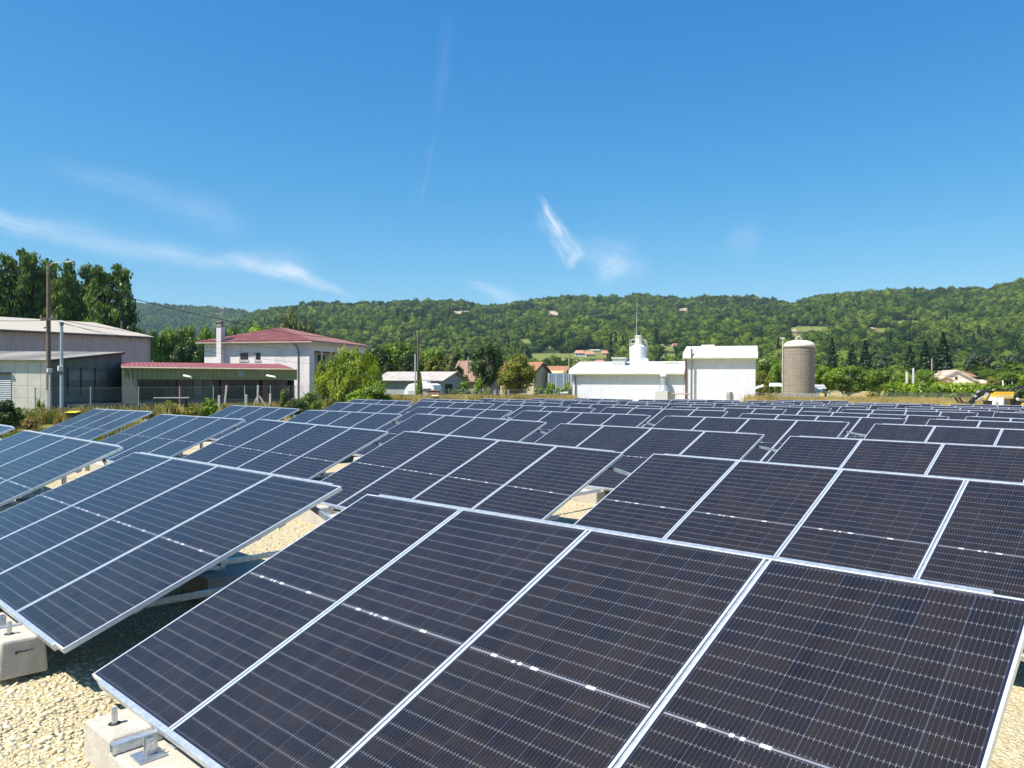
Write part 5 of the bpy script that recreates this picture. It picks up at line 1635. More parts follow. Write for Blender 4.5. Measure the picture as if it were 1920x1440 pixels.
# poplars behind the barn
GP = 'tall poplars behind the clad barn'
for i, (px, yt, wd, D, lab) in enumerate([(-22, 448, 92, 118, 'tall dark poplar cut by the left frame edge'), (40, 462, 70, 120, 'tall poplar left of the wooden pole, rising above the barn roof'), (84, 474, 62, 124, 'tall poplar right behind the wooden pole and its lamp arm'),
                                         (128, 482, 66, 120, 'tall poplar above the top of the light grey pole'), (163, 489, 56, 126, 'slim poplar between the grey pole and the rightmost poplar'), (200, 488, 78, 116, 'broad rightmost poplar of the row, sky beyond it')]):
    tree('poplar', lab, px, yt, D, wd * 1.32, 'poplar', 'poplar', GP, i % 4, 15000, .020, .04)
tree('conifer', 'dark pointed conifer at the right foot of the poplars', 228, 566, 112, 24, 'conifer', 'needle', None, 0, 5000, .03, .02)
tree('bush', 'low leafy bush at the foot of the rightmost poplar', 168, 590, 110, 60, 'broad', 'poplar', None, 1, 5000, .026, .02, 'bush', 3.0)

GB = 'broadleaved trees behind the buildings'
for (px, yt, D, wd, kind, leaf, var, lab) in [
    (262, 612, 118, 66, 'broad', 'bright', 0, 'bright green tree just right of the pink barn end'),
    (302, 606, 122, 74, 'broad', 'bright', 1, 'bright rounded tree, second right of the pink barn'),
    (345, 604, 124, 62, 'broad', 'mid', 2, 'mid green tree left of the house chimney, taller than its neighbours'),
    (352, 634, 110, 60, 'broad', 'dark', 3, 'dark tree in front of the others, left of the white house'),
    (386, 606, 118, 58, 'broad', 'mid', 0, 'mid green tree directly behind the chimney aerial'),
    (430, 603, 120, 66, 'broad', 'mid', 1, 'green tree behind the left slope of the red roof'),
    (497, 606, 118, 90, 'broad', 'bright', 2, 'flat-topped bright tree behind the red roof apex'),
    (548, 584, 124, 62, 'loose', 'olive', 3, 'tall pale olive tree standing above the red roof'),
    (583, 600, 122, 50, 'loose', 'olive', 0, 'shorter olive tree right of the tall olive one'),
    (664, 632, 112, 66, 'broad', 'mid', 1, 'green tree behind the top of the willow'),
    (704, 645, 104, 72, 'broad', 'dark', 2, 'dark brownish green tree right of the willow, above the shed'),
    (745, 636, 110, 78, 'broad', 'mid', 3, 'broad green tree left of the ivy-grown pole'),
    (768, 655, 104, 46, 'broad', 'dark', 0, 'dark tree right beside the ivy-grown pole'),
    (812, 645, 116, 66, 'broad', 'mid', 1, 'green tree above the caravan, right of the ivy pole'),
    (848, 655, 104, 66, 'loose', 'olive', 2, 'thin olive tree in front of the old barn roof'),
    (813, 668, 106, 50, 'loose', 'yellow', 0, 'low yellowish tree behind the shed ridge'),
    (1441, 668, 116, 58, 'broad', 'mid', 2, 'green tree between the tall hall and the concrete silo'),
    (1428, 690, 108, 36, 'broad', 'yellow', 1, 'low yellowish tree touching the tall hall right side'),
    (1462, 676, 112, 46, 'broad', 'bright', 3, 'brighter tree half behind the concrete silo'),
    (1548, 683, 110, 50, 'broad', 'bright', 0, 'bright tree close right of the concrete silo'),
    (1592, 680, 106, 74, 'broad', 'mid', 1, 'large dark-shadowed round tree right of the silo'),
    (1648, 688, 122, 66, 'broad', 'mid', 3, 'green tree behind the left end of the hedge'),
    (1690, 694, 130, 60, 'broad', 'bright', 0, 'tree behind the two pale poles'),
    (1735, 690, 134, 58, 'broad', 'mid', 2, 'tree left of the white house chimney'),
    (1868, 703, 118, 40, 'loose', 'yellow', 1, 'yellowish tree right of the white house annex'),
    (1900, 694, 150, 80, 'broad', 'mid', 3, 'green tree at the right frame edge above the loader'),
    (1955, 690, 140, 90, 'broad', 'bright', 0, 'bright tree cut by the right frame edge')]:
    tree('broadleaf_tree', lab, px, yt, D, wd, kind, leaf, GB, var, 8500, .023, .05)
tree('dark_tree', 'round dark green tree on a shaded trunk left of the yellow-green one', 914, 637, 98, 64, 'broad', 'dark', None, 1, 9000, .021, .16)
tree('yellow_tree', 'broad yellow-green tree in front of the tiled farmhouse', 966, 662, 92, 82, 'broad', 'yellow', None, 2, 12000, .019, .03)
tree('bush', 'light green bush at the foot of the dark tree', 903, 692, 88, 42, 'shrub', 'bright', None, 0, 5000, .026, .0, 'bush')
tree('bush', 'small green bush against the grey shed gable', 866, 708, 85, 46, 'shrub', 'mid', None, 1, 4000, .028, .0, 'bush')
for i, (px, yt, wd, lab) in enumerate([(1010, 712, 34, 'leftmost low bush under the farmhouse gable'), (1036, 709, 34, 'low bush below the blue container, left part'), (1062, 710, 34, 'low bush between the container and the white hall')]):
    tree('bush', lab, px, yt, 88, wd, 'shrub', 'bright', 'low bushes before the blue container', i % 3, 3500, .03, .0, 'bush')

GC = 'dark conifers on the right'
for i, (px, yt, D, wd, lab) in enumerate([(1560, 640, 200, 30, 'conifer just above the trees right of the silo'), (1597, 650, 190, 34, 'slim dark conifer left of the paired conifers'), (1622, 644, 205, 36, 'dark conifer behind the hedge, left of the pale poles'), (1706, 652, 190, 34, 'dark conifer above the two pale poles'),
                                          (1735, 645, 195, 40, 'dark conifer beside the tallest one'), (1768, 630, 190, 46, 'tallest dark conifer, above the white house chimney')]):
    tree('conifer', lab, px, yt, D, wd * 1.9, 'conifer', 'needle', GC, i % 2, 5000, .03, .02)
tree('cedar', 'broad grey-green cedar behind the white house', 1842, 655, 205, 74, 'loose', 'cedar', None, 1, 6500, .024, .1)
tree('cedar', 'grey-green tree left of the conifers, pale crown', 1664, 662, 200, 56, 'loose', 'cedar', None, 2, 6500, .024, .1)
tree('cedar', 'grey-green tree at the right frame edge behind the loader', 1910, 665, 215, 80, 'loose', 'cedar', None, 3, 6500, .024, .1)

# willow and bushes along the fence
tree('willow', 'weeping willow with yellow-green hanging foliage', 662, 648, 63, 122, 'willow', 'willow', None, 0, 26000, .0095, .0)
tree('willow', 'lower weeping willow limb leaning left of the main crown', 622, 664, 61, 76, 'willow', 'willow', None, 1, 11000, .013, .0)
tree('willow', 'low spreading willow limb at the front of the crown', 640, 690, 60, 84, 'willow', 'willow', None, 2, 9000, .014, .0)
tree('bush', 'rounded dark green bush in front of the willow', 702, 705, 58, 92, 'shrub', 'mid', None, 2, 9000, .02, .0, 'bush')
tree('bush', 'smaller bush left of the rounded dark one, below the willow', 664, 722, 57, 44, 'shrub', 'bright', None, 1, 5000, .024, .0, 'bush')
tree('bush', 'tall loose bush in front of the low building right end', 541, 709, 50, 44, 'shrub', 'olive', None, 0, 6000, .022, .0, 'bush')
tree('bush', 'bush right of the tall loose one, below the white pillar', 580, 726, 48, 54, 'shrub', 'mid', None, 1, 6500, .022, .0, 'bush')
tree('bush', 'dark low bush between two fence-side bushes', 560, 742, 46, 44, 'shrub', 'dark', None, 2, 5000, .025, .0, 'bush')
tree('bush', 'yellowish bush at the right end of the fence-side bushes', 618, 738, 52, 40, 'shrub', 'yellow', None, 0, 4500, .026, .0, 'bush')
tree('sapling', 'bright green sapling in front of the dark glazing', 393, 736, 42, 44, 'whip', 'bright', None, 0, 2600, .03, .0, 'bush')
tree('weed_clump', 'tall yellowish weed clump with pale seed heads left of the sapling', 318, 741, 42, 44, 'whip', 'yellow', None, 1, 2600, .026, .0, 'weeds', trunk=False)
tree('weed_clump', 'low yellow weeds between weed clump and sapling', 360, 756, 41, 44, 'whip', 'yellow', None, 2, 2000, .03, .0, 'weeds', trunk=False)
tree('ivy', 'green creeper climbing at the foot of the wooden pole', 75, 736, 36.5, 30, 'shrub', 'mid', None, 0, 4500, .034, .0, 'creeper')
tree('bush', 'dark bush cut by the left frame edge', 2, 738, 30, 62, 'shrub', 'dark', None, 1, 7000, .026, .0, 'bush')
tree('bush', 'loose leafy shrub between the left bush and the creeper', 34, 752, 32, 34, 'whip', 'mid', None, 2, 1500, .034, .0, 'bush')
tree('weed_clump', 'reddish dry weeds below the creeper at the left', 58, 774, 32, 66, 'whip', 'straw', None, 0, 2200, .026, .0, 'weeds', trunk=False)
tree('bush', 'small bush in front of the white sheet stacks', 1637, 731, 92, 36, 'shrub', 'yellow', None, 2, 3000, .03, .0, 'bush')

# clipped hedge before the white house
def hedge(name, label, pxa, pxb, D, ytop, leaf, n_, thick):
    q = np.random.default_rng(int(pxa)); C = []; R = []
    A, B = np.array(at(pxa, D)), np.array(at(pxb, D)); z0 = float(gh(*A))
    H = zpix(A[0], A[1], ytop) - z0
    for t_ in np.linspace(0, 1, n_):
        for hh in (.25, .6, .85):
            p = A + (B - A) * t_
            C.append((p[0] - A[0] + q.normal(0, .25), p[1] - A[1] + q.normal(0, .25), H * hh * q.uniform(.88, 1.08))); R.append(thick * q.uniform(.7, 1.2))
    V, Q = blobs_to_leaves(q, np.array(C), np.array(R), n_ * 420, .16)
    o = np_obj(name, V, Q, LEAF[leaf]); o.location = (A[0], A[1], z0)
    return tag(o, label, 'hedge')


hedge('hedge', 'long bright green hedge behind the dry meadow, before the white house', 1664, 1838, 100, 722, 'bright', 34, .75)
hedge('hedge', 'short green hedge right of the white house, behind the loader', 1846, 1935, 96, 727, 'mid', 18, .7)

# tall dry grass and weeds along the fence and in the meadow
def tuft(seed, n_, lean=.35):
    q = np.random.default_rng(seed); V = []
    for i in range(n_):
        a = q.uniform(0, 6.28); r = .28 * math.sqrt(q.random()); l = q.uniform(.45, 1.0); le = q.normal(0, lean, 2)
        b0 = np.array([math.cos(a) * r, math.sin(a) * r, 0]); tip = b0 + np.array([le[0] * l * .5, le[1] * l * .5, l])
        mid = (b0 + tip) / 2 + np.array([-le[0], -le[1], 0]) * .06
        s = np.array([math.cos(a + 1.57), math.sin(a + 1.57), 0]) * .012
        V += [b0 - s, b0 + s, mid + s * .9, mid - s * .9, mid - s * .9, mid + s * .9, tip + s * .2, tip - s * .2]
        if q.random() < .5:                             # seed head
            d = np.array([.02, 0, 0]); e_ = np.array([0, 0, .09])
            V += [tip - e_ - d, tip - e_ + d, tip + d * .4, tip - d * .4]
    V = np.array(V); return V, np.arange(len(V)).reshape(-1, 4)


STRAW = leafmat('dry_grass_blade', (0.36, 0.265, 0.09), (0.66, 0.51, 0.225), .25, .35, .4)
GRASSB = leafmat('green_grass_blade', (0.07, 0.10, 0.02), (0.20, 0.22, 0.05), .3, .3, .4)
gp = [(tuft(i, 60) + (STRAW, 4)) for i in range(2)] + [(tuft(9, 60) + (GRASSB, 4))]
q = np.random.default_rng(3); P = []; Sc = []; Pk = []


def strip(pts, n_, wid, h0, h1, green):
    for _ in range(n_):
        i = q.integers(0, len(pts) - 1); t_ = q.random()
        a, b_ = np.array(at(*pts[i])), np.array(at(*pts[i + 1]))
        p = a + (b_ - a) * t_ + FH[:2] * q.normal(0, wid) + RH[:2] * q.normal(0, .3)
        P.append((p[0], p[1], float(gh(*p)) - .04)); h = q.uniform(h0, h1); Sc.append((h * 1.1, h * 1.1, h)); Pk.append(2 if q.random() < green else q.integers(0, 2))


FLINE = [(-60, 32), (20, 34), (130, 37), (220, 39.5), (330, 43), (420, 47), (485, 50), (590, 57), (650, 62), (705, 67), (760, 72), (835, 75), (960, 76), (1075, 76)]
strip(FLINE[:10], 900, 1.2, .3, .85, .3)
strip(FLINE[9:], 2300, 1.8, .55, 1.15, .12)
strip([(1395, 80), (1540, 84), (1700, 84), (1950, 80)], 4200, 5.0, .35, .8, .06)
strip([(130, 31), (260, 28), (340, 34), (520, 40)], 900, 1.6, .15, .45, .6)
strip([(1400, 77), (1440, 79)], 250, 1.5, .7, 1.3, .02)
Pm = np.array(P); m_ = ~((Pm[:, 0] > -22) & (Pm[:, 0] < 40) & (Pm[:, 1] < 6) & in_gravel(Pm[:, 0], Pm[:, 1]))
make_stuff('dry_grass', 'tall straw coloured grass and weeds along the fence and meadow', 'grass', gp, Pm[m_], np.array(Sc)[m_], q.uniform(0, 6.28, len(Pm))[m_], np.array(Pk)[m_], None)

# fresh green grass in the gap left of the gravel
q = np.random.default_rng(8); n_ = 2600
Pg = np.stack([q.uniform(-27, -11, n_), q.uniform(1, 17, n_)], 1)
Pg = Pg[~in_gravel(Pg[:, 0] + .2, Pg[:, 1])]
LAWN = leafmat('lawn_blade', (0.06, 0.11, 0.015), (0.17, 0.25, 0.03), .3, .3, .5)
hh = q.uniform(.10, .24, len(Pg))
make_stuff('lawn', 'short fresh green grass between the leftmost solar tables', 'grass', [tuft(21, 80, .6) + (LAWN, 4)], np.stack([Pg[:, 0], Pg[:, 1], gh(Pg[:, 0], Pg[:, 1]) - .02], 1), np.stack([hh * 2.2, hh * 2.2, hh], 1), q.uniform(0, 6.28, len(Pg)), np.zeros(len(Pg)), None)

# ------------------------------------------------------------------ fences
FWIRE = M('fence_wire', (0.30, 0.33, 0.32), .5, .3, .1, 3)
FPOST = M('fence_post', (0.36, 0.38, 0.35), .7, .1, .15, 5)


def chain_fence(name, label, line, h, step, postw=.05, sp=2.6, wire_r=.0035, posts_mat=FPOST):
    pts = [np.array(at(*p)) for p in line]
    o0 = pts[0]; z0 = float(gh(*o0))
    t = thing(name, label, 'fence', (o0[0], o0[1], z0))
    m = MB(); acc = 0.0; nxt = 0.0
    for i in range(len(pts) - 1):
        a, b_ = pts[i], pts[i + 1]; L = float(np.linalg.norm(b_ - a)); u = (b_ - a) / L
        P3 = lambda s, z: (a[0] - o0[0] + u[0] * s, a[1] - o0[1] + u[1] * s, z)
        nW = int((L + h) / step)
        nrm = np.array([-u[1], u[0], 0]) * wire_r
        for sg in (1, -1):
            for j in range(nW):
                s0 = j * step - (h if sg > 0 else 0); s1 = s0 + sg * h
                if sg < 0: s0 = j * step; s1 = s0 - h
                sa, za, sb, zb_ = s0, .05, s1, .05 + h
                lo_, hi_ = 0.0, 1.0
                for e0 in (0, L):
                    pass
                d = sb - sa
                t0 = max(0.0, ((0 - sa) / d) if d > 0 else ((L - sa) / d)); t1 = min(1.0, ((L - sa) / d) if d > 0 else ((0 - sa) / d))
                if t1 <= t0: continue
                pa = np.array(P3(sa + d * t0, .05 + h * t0)); pb = np.array(P3(sa + d * t1, .05 + h * t1))
                dd = np.array([-u[0] * sg, -u[1] * sg, 1.0]) / 1.414 * wire_r
                m.add([pa - dd, pa + dd, pb + dd, pb - dd], [(0, 1, 2, 3)])
        for zz in (.06, h * .5, h + .05):
            m.tube([P3(0, zz), P3(L, zz)], wire_r * 1.3, 4, cap=False)
        while nxt < acc + L:
            s = nxt - acc
            lean = random.uniform(-.03, .03)
            MB().tube([P3(s, -.3), (P3(s, 0)[0] + u[0] * lean, P3(s, 0)[1] + u[1] * lean, h + .12)], postw / 2, 6).build('post', posts_mat, t)
            nxt += sp * random.uniform(.92, 1.08)
        acc += L
    m.build('wire_mesh', FWIRE, t, recalc=False)
    return t


CPOST = M('pale_concrete_post', (0.46, 0.43, 0.37), .9, 0, .12, 6)
fl = chain_fence('chain_link_fence', 'old chain-link fence with thin posts before the grey shed and long building', [(66, 37), (130, 38.5), (220, 40.5), (330, 44), (420, 48), (485, 51), (590, 58), (650, 63), (705, 68)], 1.55, .16, .06, 2.9)
chain_fence('chain_link_fence', 'green chain-link fence before the yellow-green tree and low bushes', [(815, 77), (900, 78), (1000, 78.5), (1076, 79)], 1.45, .16, .05, 1.55, .004)
chain_fence('rail_fence', 'short silver rail fence right of the sheet stacks', [(1554, 92), (1587, 91)], 1.15, .30, .08, .55, .004, M('silver_post', (0.6, 0.62, 0.63), .4, .5))
chain_fence('chain_link_fence', 'dark green mesh fence along the foot of the hedge', [(1588, 93), (1700, 93), (1850, 92)], 1.0, .14, .05, 2.2, .006, M('green_post', (0.04, 0.07, 0.05), .6))

GS = 'short old concrete posts along the left fence'
for px, D, h, lab in ((411, 46, 1.15, 'short concrete post right of the bright sapling'), (462, 48, 1.2, 'short concrete post left of the strutted post'), (507, 50, 1.25, 'short concrete post right of the strutted post'), (928, 79, 1.35, 'broad pale concrete post below the yellow-green tree'), (953, 79, 1.4, 'slim pale concrete post below the yellow-green tree')):
    X, Y = at(px, D); w_ = .30 if px == 928 else .13
    o = MB().slab([(-w_ / 2, -.07, -.3), (w_ / 2, -.07, -.3), (w_ / 2 * .9, -.06, h), (-w_ / 2 * .9, -.06, h)], (0, .13, 0)).build('concrete_post', CPOST, bevel=.015)
    o.location = (X, Y, float(gh(X, Y))); o.rotation_euler = (0, 0, math.atan2(RH[1], RH[0]) + random.uniform(-.3, .3))
    tag(o, lab, 'post', GS)
for px, D, hh, ln, lab, strut in ((422, 47, 1.75, .10, 'tall pale leaning fence post right of the sapling', False), (483, 49.5, 1.8, .03, 'tall pale fence post propped by a diagonal strut', True)):
    X, Y = at(px, D)
    t = thing('strutted_post' if strut else 'leaning_post', lab, 'post', (X, Y, float(gh(X, Y))))
    dv = RH[:2]
    MB().bar((-dv[0] * ln, -dv[1] * ln, -.2), (dv[0] * ln, dv[1] * ln, hh), .10).build('upright', CPOST, t)
    if strut:
        MB().bar((dv[0] * .9, dv[1] * .9, -.1), (dv[0] * .10, dv[1] * .10, hh * .62), .08).build('strut', CPOST, t)
        MB().bar((-dv[0] * .55, -dv[1] * .55, -.1), (-dv[0] * .05, -dv[1] * .05, hh * .55), .07).build('strut', CPOST, t)
# grey board fence and plank behind the weeds
f = Fr(128, 41, 45)
pf = f.thing('paling_fence', 'grey weathered paling fence behind the chain-link, below the long building', 'fence')
m = MB(); L = f.xat(292); z1 = f.zat(0, 0, 757)
for i in range(int(L / .16)):
    m.box(i * .16, i * .16 + .10, 0, .02, -.3, z1 - .04 * random.random())
m.build('palings', M('grey_paling', (0.20, 0.19, 0.17), .9, 0, .3, 4), pf)
MB().box(0, L, .025, .07, z1 * .35, z1 * .35 + .09).box(0, L, .025, .07, z1 * .8, z1 * .8 + .09).build('rails', M('grey_rail', (0.17, 0.16, 0.145), .9, 0, .3, 4), pf)
f = Fr(287, 43, 20)
tb_ = f.thing('plank_table', 'pale plank top on dark legs half hidden by weeds', 'table')
L = f.xat(354); zt_ = f.zat(0, 0, 745.5)
MB().box(0, L, 0, .7, zt_ - .06, zt_).build('top', M('pale_plank', (0.42, 0.39, 0.33), .9), tb_)
for a in (.1, L - .2):
    for b_ in (.05, .6): MB().box(a, a + .08, b_, b_ + .07, -.3, zt_ - .063).build('leg', BLACK, tb_)

# ------------------------------------------------------------------ poles, boxes, cables
def pole(name, label, px, D, ytop, r, mat, zb=-.5, taper=.7, group=None):
    X, Y = at(px, D); z0 = float(gh(X, Y))
    t = thing(name, label, 'pole', (X, Y, z0), 0, group)
    h = zpix(X, Y, ytop) - z0
    MB().tube([(0, 0, zb), (0, 0, h)], [r, r * taper], 12).build('shaft', mat, t, smooth=False)
    return t, h, (X, Y, z0)


t, h, (X, Y, z0) = pole('wooden_pole', 'tall weathered wooden pole carrying a lamp arm and crossarm', 91, 38, 494, .125, WOOD)
Zl = lambda py: zpix(X, Y, py) - z0
sp_ = 38 / F_PX
R2 = lambda a, dpt=0.0: (RH[0] * a + FH[0] * dpt, RH[1] * a + FH[1] * dpt)
MB().tube([R2(.03, -.12) + (Zl(520),), R2(.09, -.12) + (Zl(500),), R2(.25, -.12) + (Zl(494),), R2(1.2, -.12) + (Zl(491.5),)], .025, 8).tube([R2(.85, -.12) + (Zl(492.5),), R2(1.3, -.12) + (Zl(491),)], [.03, .055], 8).build('lamp_arm', M('grey_lamp_arm', (0.40, 0.40, 0.38), .5), t, smooth=True)
m = MB()
for py, a0, a1 in ((597.5, -.32, .55), (600, -.28, .30), (615, -.12, .1)):
    m.bar(R2(a0, -.17) + (Zl(py),), R2(a1, -.17) + (Zl(py),), .07)
m.build('crossarm', M('dark_crossarm', (0.10, 0.09, 0.08), .8), t)
m = MB()
for a in (-.28, .25, .5): m.tube([R2(a, -.17) + (Zl(597) + .02,), R2(a, -.17) + (Zl(597) + .16,)], .03, 8)
m.tube([R2(.05, -.18) + (Zl(507),), R2(.05, -.18) + (Zl(500),)], .05, 8)
m.build('insulator', M('insulator', (0.3, 0.3, 0.3), .3), t)
MB().tube([(0, 0, -.5), (0, 0, Zl(732))], .135, 12).build('base_sleeve', M('pale_sleeve', (0.48, 0.46, 0.46), .7), t)
t2, h2, (X2, Y2, z2) = pole('metal_pole', 'light grey metal pole with a small junction box, right of the wooden pole', 115.5, 37, 604, .085, M('light_grey_pole', (0.42, 0.46, 0.47), .5, .3, .1, 3), -.5, .85)
Z2 = lambda py: zpix(X2, Y2, py) - z2
o = RH[:2] * .0 - FH[:2] * .14
jb = MB().cbox((o[0] + RH[0] * .02, o[1] + RH[1] * .02, Z2(691)), (.24, .20, .25)).build('junction_box', PLASTIC, t2, bevel=.02)
MB().tube([(0, 0, Z2(690) - .3), (0, 0, Z2(690) - .2)], .1, 12).tube([(0, 0, Z2(610)), (0, 0, Z2(604))], .095, 12).build('collar', M('dark_collar', (0.12, 0.15, 0.18), .5), t2)
X3, Y3 = at(93.5, 37.6); z3 = float(gh(X3, Y3))
t3 = thing('meter_post', 'thin pale post with a grey box beside the wooden pole', 'post', (X3, Y3, z3))
h3 = zpix(X3, Y3, 697) - z3
MB().tube([(0, 0, -.3), (0, 0, h3)], .05, 8).build('shaft', M('pale_post_paint', (0.55, 0.52, 0.46), .6), t3)
MB().cbox((-FH[0] * .03, -FH[1] * .03, h3 + .06), (.22, .2, .19)).build('box', PLASTIC, t3, bevel=.02)

t4, h4, (X4, Y4, z4) = pole('wooden_pole', 'dark wooden lattice pole overgrown with ivy above the caravan', 783.5, 76, 622, .125, WOOD)
Z4 = lambda py: zpix(X4, Y4, py) - z4
m = MB()
for py in (640, 652, 660, 664): m.bar((-.35 * RH[0], -.35 * RH[1], Z4(py)), (.35 * RH[0], .35 * RH[1], Z4(py)), .08)
m.build('crossarm', M('dark_crossarm_wood', (0.09, 0.075, 0.06), .8), t4)
iv = bpy.data.objects.new('ivy', crown_mesh('shrub', 2, 5000, .025)); ROOT.objects.link(iv); iv.parent = t4
iv.material_slots[0].link = 'OBJECT'; iv.material_slots[0].material = LEAF['bright']
iv.scale = (.95, .95, Z4(672)); iv.location = (RH[0] * .15, RH[1] * .15, 0)
pole('metal_pole', 'slim light grey pole left of the ivy-grown wooden pole', 778.5, 73, 664, .075, M('pale_grey_pole', (0.52, 0.54, 0.54), .5, .2), -.5, .9)
GQ = 'distant service poles'
for px, D, yt, r, mt, lab in ((877.5, 112, 669, .14, M('grey_concrete_pole', (0.33, 0.31, 0.28), .8), 'short grey pole in front of the old barn roof'), (984, 150, 653, .15, WOOD, 'dark thin pole above the yellow-green tree'), (1067, 100, 664, .12, M('brownish_pole', (0.30, 0.25, 0.2), .8), 'brown pole right beside the white hall left end'),
                              (1700.5, 108, 697, .20, M('white_concrete_pole', (0.55, 0.55, 0.52), .8), 'thick pale pole, left of the pair behind the hedge'), (1712.5, 110, 690, .18, M('white_concrete_pole_b', (0.50, 0.52, 0.52), .8), 'taller pale pole, right of the pair behind the hedge'),
                              (1747, 160, 672, .14, M('tan_pole', (0.38, 0.31, 0.24), .8), 'thin tan pole left of the white house'), (1880.5, 116, 713, .13, M('white_post_paint', (0.62, 0.64, 0.64), .6), 'short white pole above the yellow loader'), (1898, 118, 716, .10, M('grey_post_paint', (0.40, 0.42, 0.38), .6), 'thin grey pole at the right, beside the short white one'), (286, 112, 676, .10, M('pale_stub_pole', (0.5, 0.47, 0.42), .7), 'stub pole showing above the red roof, right of the barn')):
    pole('service_pole', lab, px, D, yt, r, mt, -.5, .85, GQ)
t5, h5, (X5, Y5, z5) = pole('lamp_post', 'small grey lamp post showing above the low hall ridge', 1239.5, 104, 670, .06, GRY)
MB().bar((0, 0, h5), (RH[0] * .55, RH[1] * .55, h5 + .03), .06).build('lamp_head', M('pale_lamp_head', (0.55, 0.57, 0.55), .5), t5)
t6, h6, (X6, Y6, z6) = pole('lamp_post', 'lamp post with pale slanted head right of the tall hall', 1423, 104, 676, .05, M('dark_green_pole', (0.06, 0.07, 0.05), .6))
MB().bar((0, 0, h6 - .1), (RH[0] * .8, RH[1] * .8, h6 + .16), .16, .1).build('lamp_head', M('pale_lamp_head_b', (0.6, 0.62, 0.6), .5), t6)


def cable(label, pts, r=.014, sag=0.02):
    """cable through (px, py, D) points; sagging between them"""
    P = []
    W_ = []
    for (px, py, D) in pts:
        x, y = at(px, D); W_.append(Vector((x, y, zpix(x, y, py))))
    for i in range(len(W_) - 1):
        a, b_ = W_[i], W_[i + 1]; L = (b_ - a).length
        for j in range(12):
            s = j / 12; p = a.lerp(b_, s); p.z -= 4 * sag * L * s * (1 - s) * .25; P.append(p)
    P.append(W_[-1])
    o = P[0].copy()
    ob = MB().tube([p - o for p in P], r, 5).build('overhead_cable', CABLE, None, smooth=True)
    ob.location = o
    return tag(ob, label, 'cable', 'overhead cables')


cable('thick black cable falling from the wooden pole across the red hipped roof', [(92, 515, 37.8), (235, 556, 47), (411, 598, 60), (560, 628, 70), (783, 642, 76)], .022)
cable('cable entering from the left frame edge to the wooden pole top', [(-70, 506, 30), (92, 508, 37.8)], .014)
cable('cable from the crossarm over the clad barn roof to the white house', [(100, 597, 37.8), (235, 620, 48), (392, 638, 62), (560, 656, 76), (700, 662, 84)], .013)
cable('lowest cable running before the white house windows', [(100, 600, 37.8), (230, 634, 46), (395, 660, 60), (560, 680, 70), (779, 690, 73)], .010)
cable('thin cable across the white house wall above the windows', [(116, 606, 37), (235, 630, 46), (395, 651, 60), (560, 672, 72), (783, 664, 76)], .009)
cable('cable running left from the crossarm to the frame edge', [(-60, 600, 32), (85, 601, 37.8)], .012)
cable('thin cable from the ivy pole towards the hill on the left', [(783, 624, 76), (700, 630, 88), (560, 640, 110)], .02)
cable('pale thin wire across the trees right of the concrete silo', [(1420, 682, 118), (1640, 681, 126), (1960, 672, 130)], .022)
cable('upper pale wire between the poles behind the hedge', [(1560, 695, 118), (1712, 692, 112), (1960, 704, 118)], .02)
cable('lower pale wire between the poles behind the hedge', [(1560, 702, 118), (1700, 699, 110), (1960, 716, 116)], .02)

# ------------------------------------------------------------------ caravan, gate pillar, bins, loader
f = Fr(757, 82, -18)
cv = f.thing('caravan', 'white rounded caravan with roof unit parked behind the fence', 'caravan')
L = f.xat(814); zt_ = f.zat(L * .4, 0, 719)
pr = [(0.25, .35), (0.0, .9), (.15, zt_ * .72), (.55, zt_ * .95), (1.1, zt_), (L - .5, zt_), (L - .12, zt_ * .93), (L, zt_ * .75), (L - .05, .5), (L - .3, .35)]
k = len(pr)
MB().add([(a, 0, b_) for a, b_ in pr] + [(a, 2.1, b_) for a, b_ in pr], [tuple(range(k)), tuple(range(2 * k - 1, k - 1, -1))] + [(i, i + k, (i + 1) % k + k, (i + 1) % k) for i in range(k)]).build('body', WHITE, cv, bevel=.06)
MB().box(L * .42, L * .70, .6, 1.5, zt_ + .003, zt_ + .22).build('roof_unit', M('white_roof_unit', (0.68, 0.68, 0.66), .5), cv, bevel=.05)
MB().box(.55, L * .48, -.015, .02, .55, zt_ * .62).build('awning_panel', M('grey_awning', (0.42, 0.44, 0.45), .7), cv)
MB().box(L - .85, L - .35, -.02, .02, zt_ * .52, zt_ * .74).build('window', GLASS, cv)
MB().lathe([(.01, 0), (.32, 0), (.32, .18), (.01, .18)], 16).build('wheel', BLACK, cv, loc=(L * .55, .0, .30), rot=(math.pi / 2, 0, 0))
X, Y = at(797, 74); z0 = float(gh(X, Y)); h = zpix(X, Y, 728) - z0
gpz = thing('gate_pillar', 'pale square gate pillar with a flat cap, right of the grey pole', 'pillar', (X, Y, z0), math.atan2(RH[1], RH[0]))
MB().box(-.19, .19, 0, .38, -.5, h - .1).build('shaft', CPOST, gpz, bevel=.02)
MB().box(-.27, .27, -.08, .46, h - .097, h).build('cap', CPOST, gpz, bevel=.015)
MB().box(-.42, -.2, .1, .3, -.5, h * .72).build('brick_stub', M('red_brick_stub', (0.25, 0.11, 0.08), .9, 0, .25, 12), gpz)
f = Fr(803, 76, -15)
o = MB().box(0, f.xat(824), 0, .25, -.5, f.zat(0, 0, 733)).box(-.05, f.xat(824) + .05, -.06, .31, f.zat(0, 0, 733) + .003, f.zat(0, 0, 733) + .1).build('brick_wall', M('weathered_red_brick', (0.26, 0.15, 0.11), .9, 0, .3, 6, .3), bevel=.01)
o.location = (f.O[0], f.O[1], f.z); o.rotation_euler = (0, 0, f.rz); tag(o, 'low weathered brick wall right of the gate pillar', 'wall')


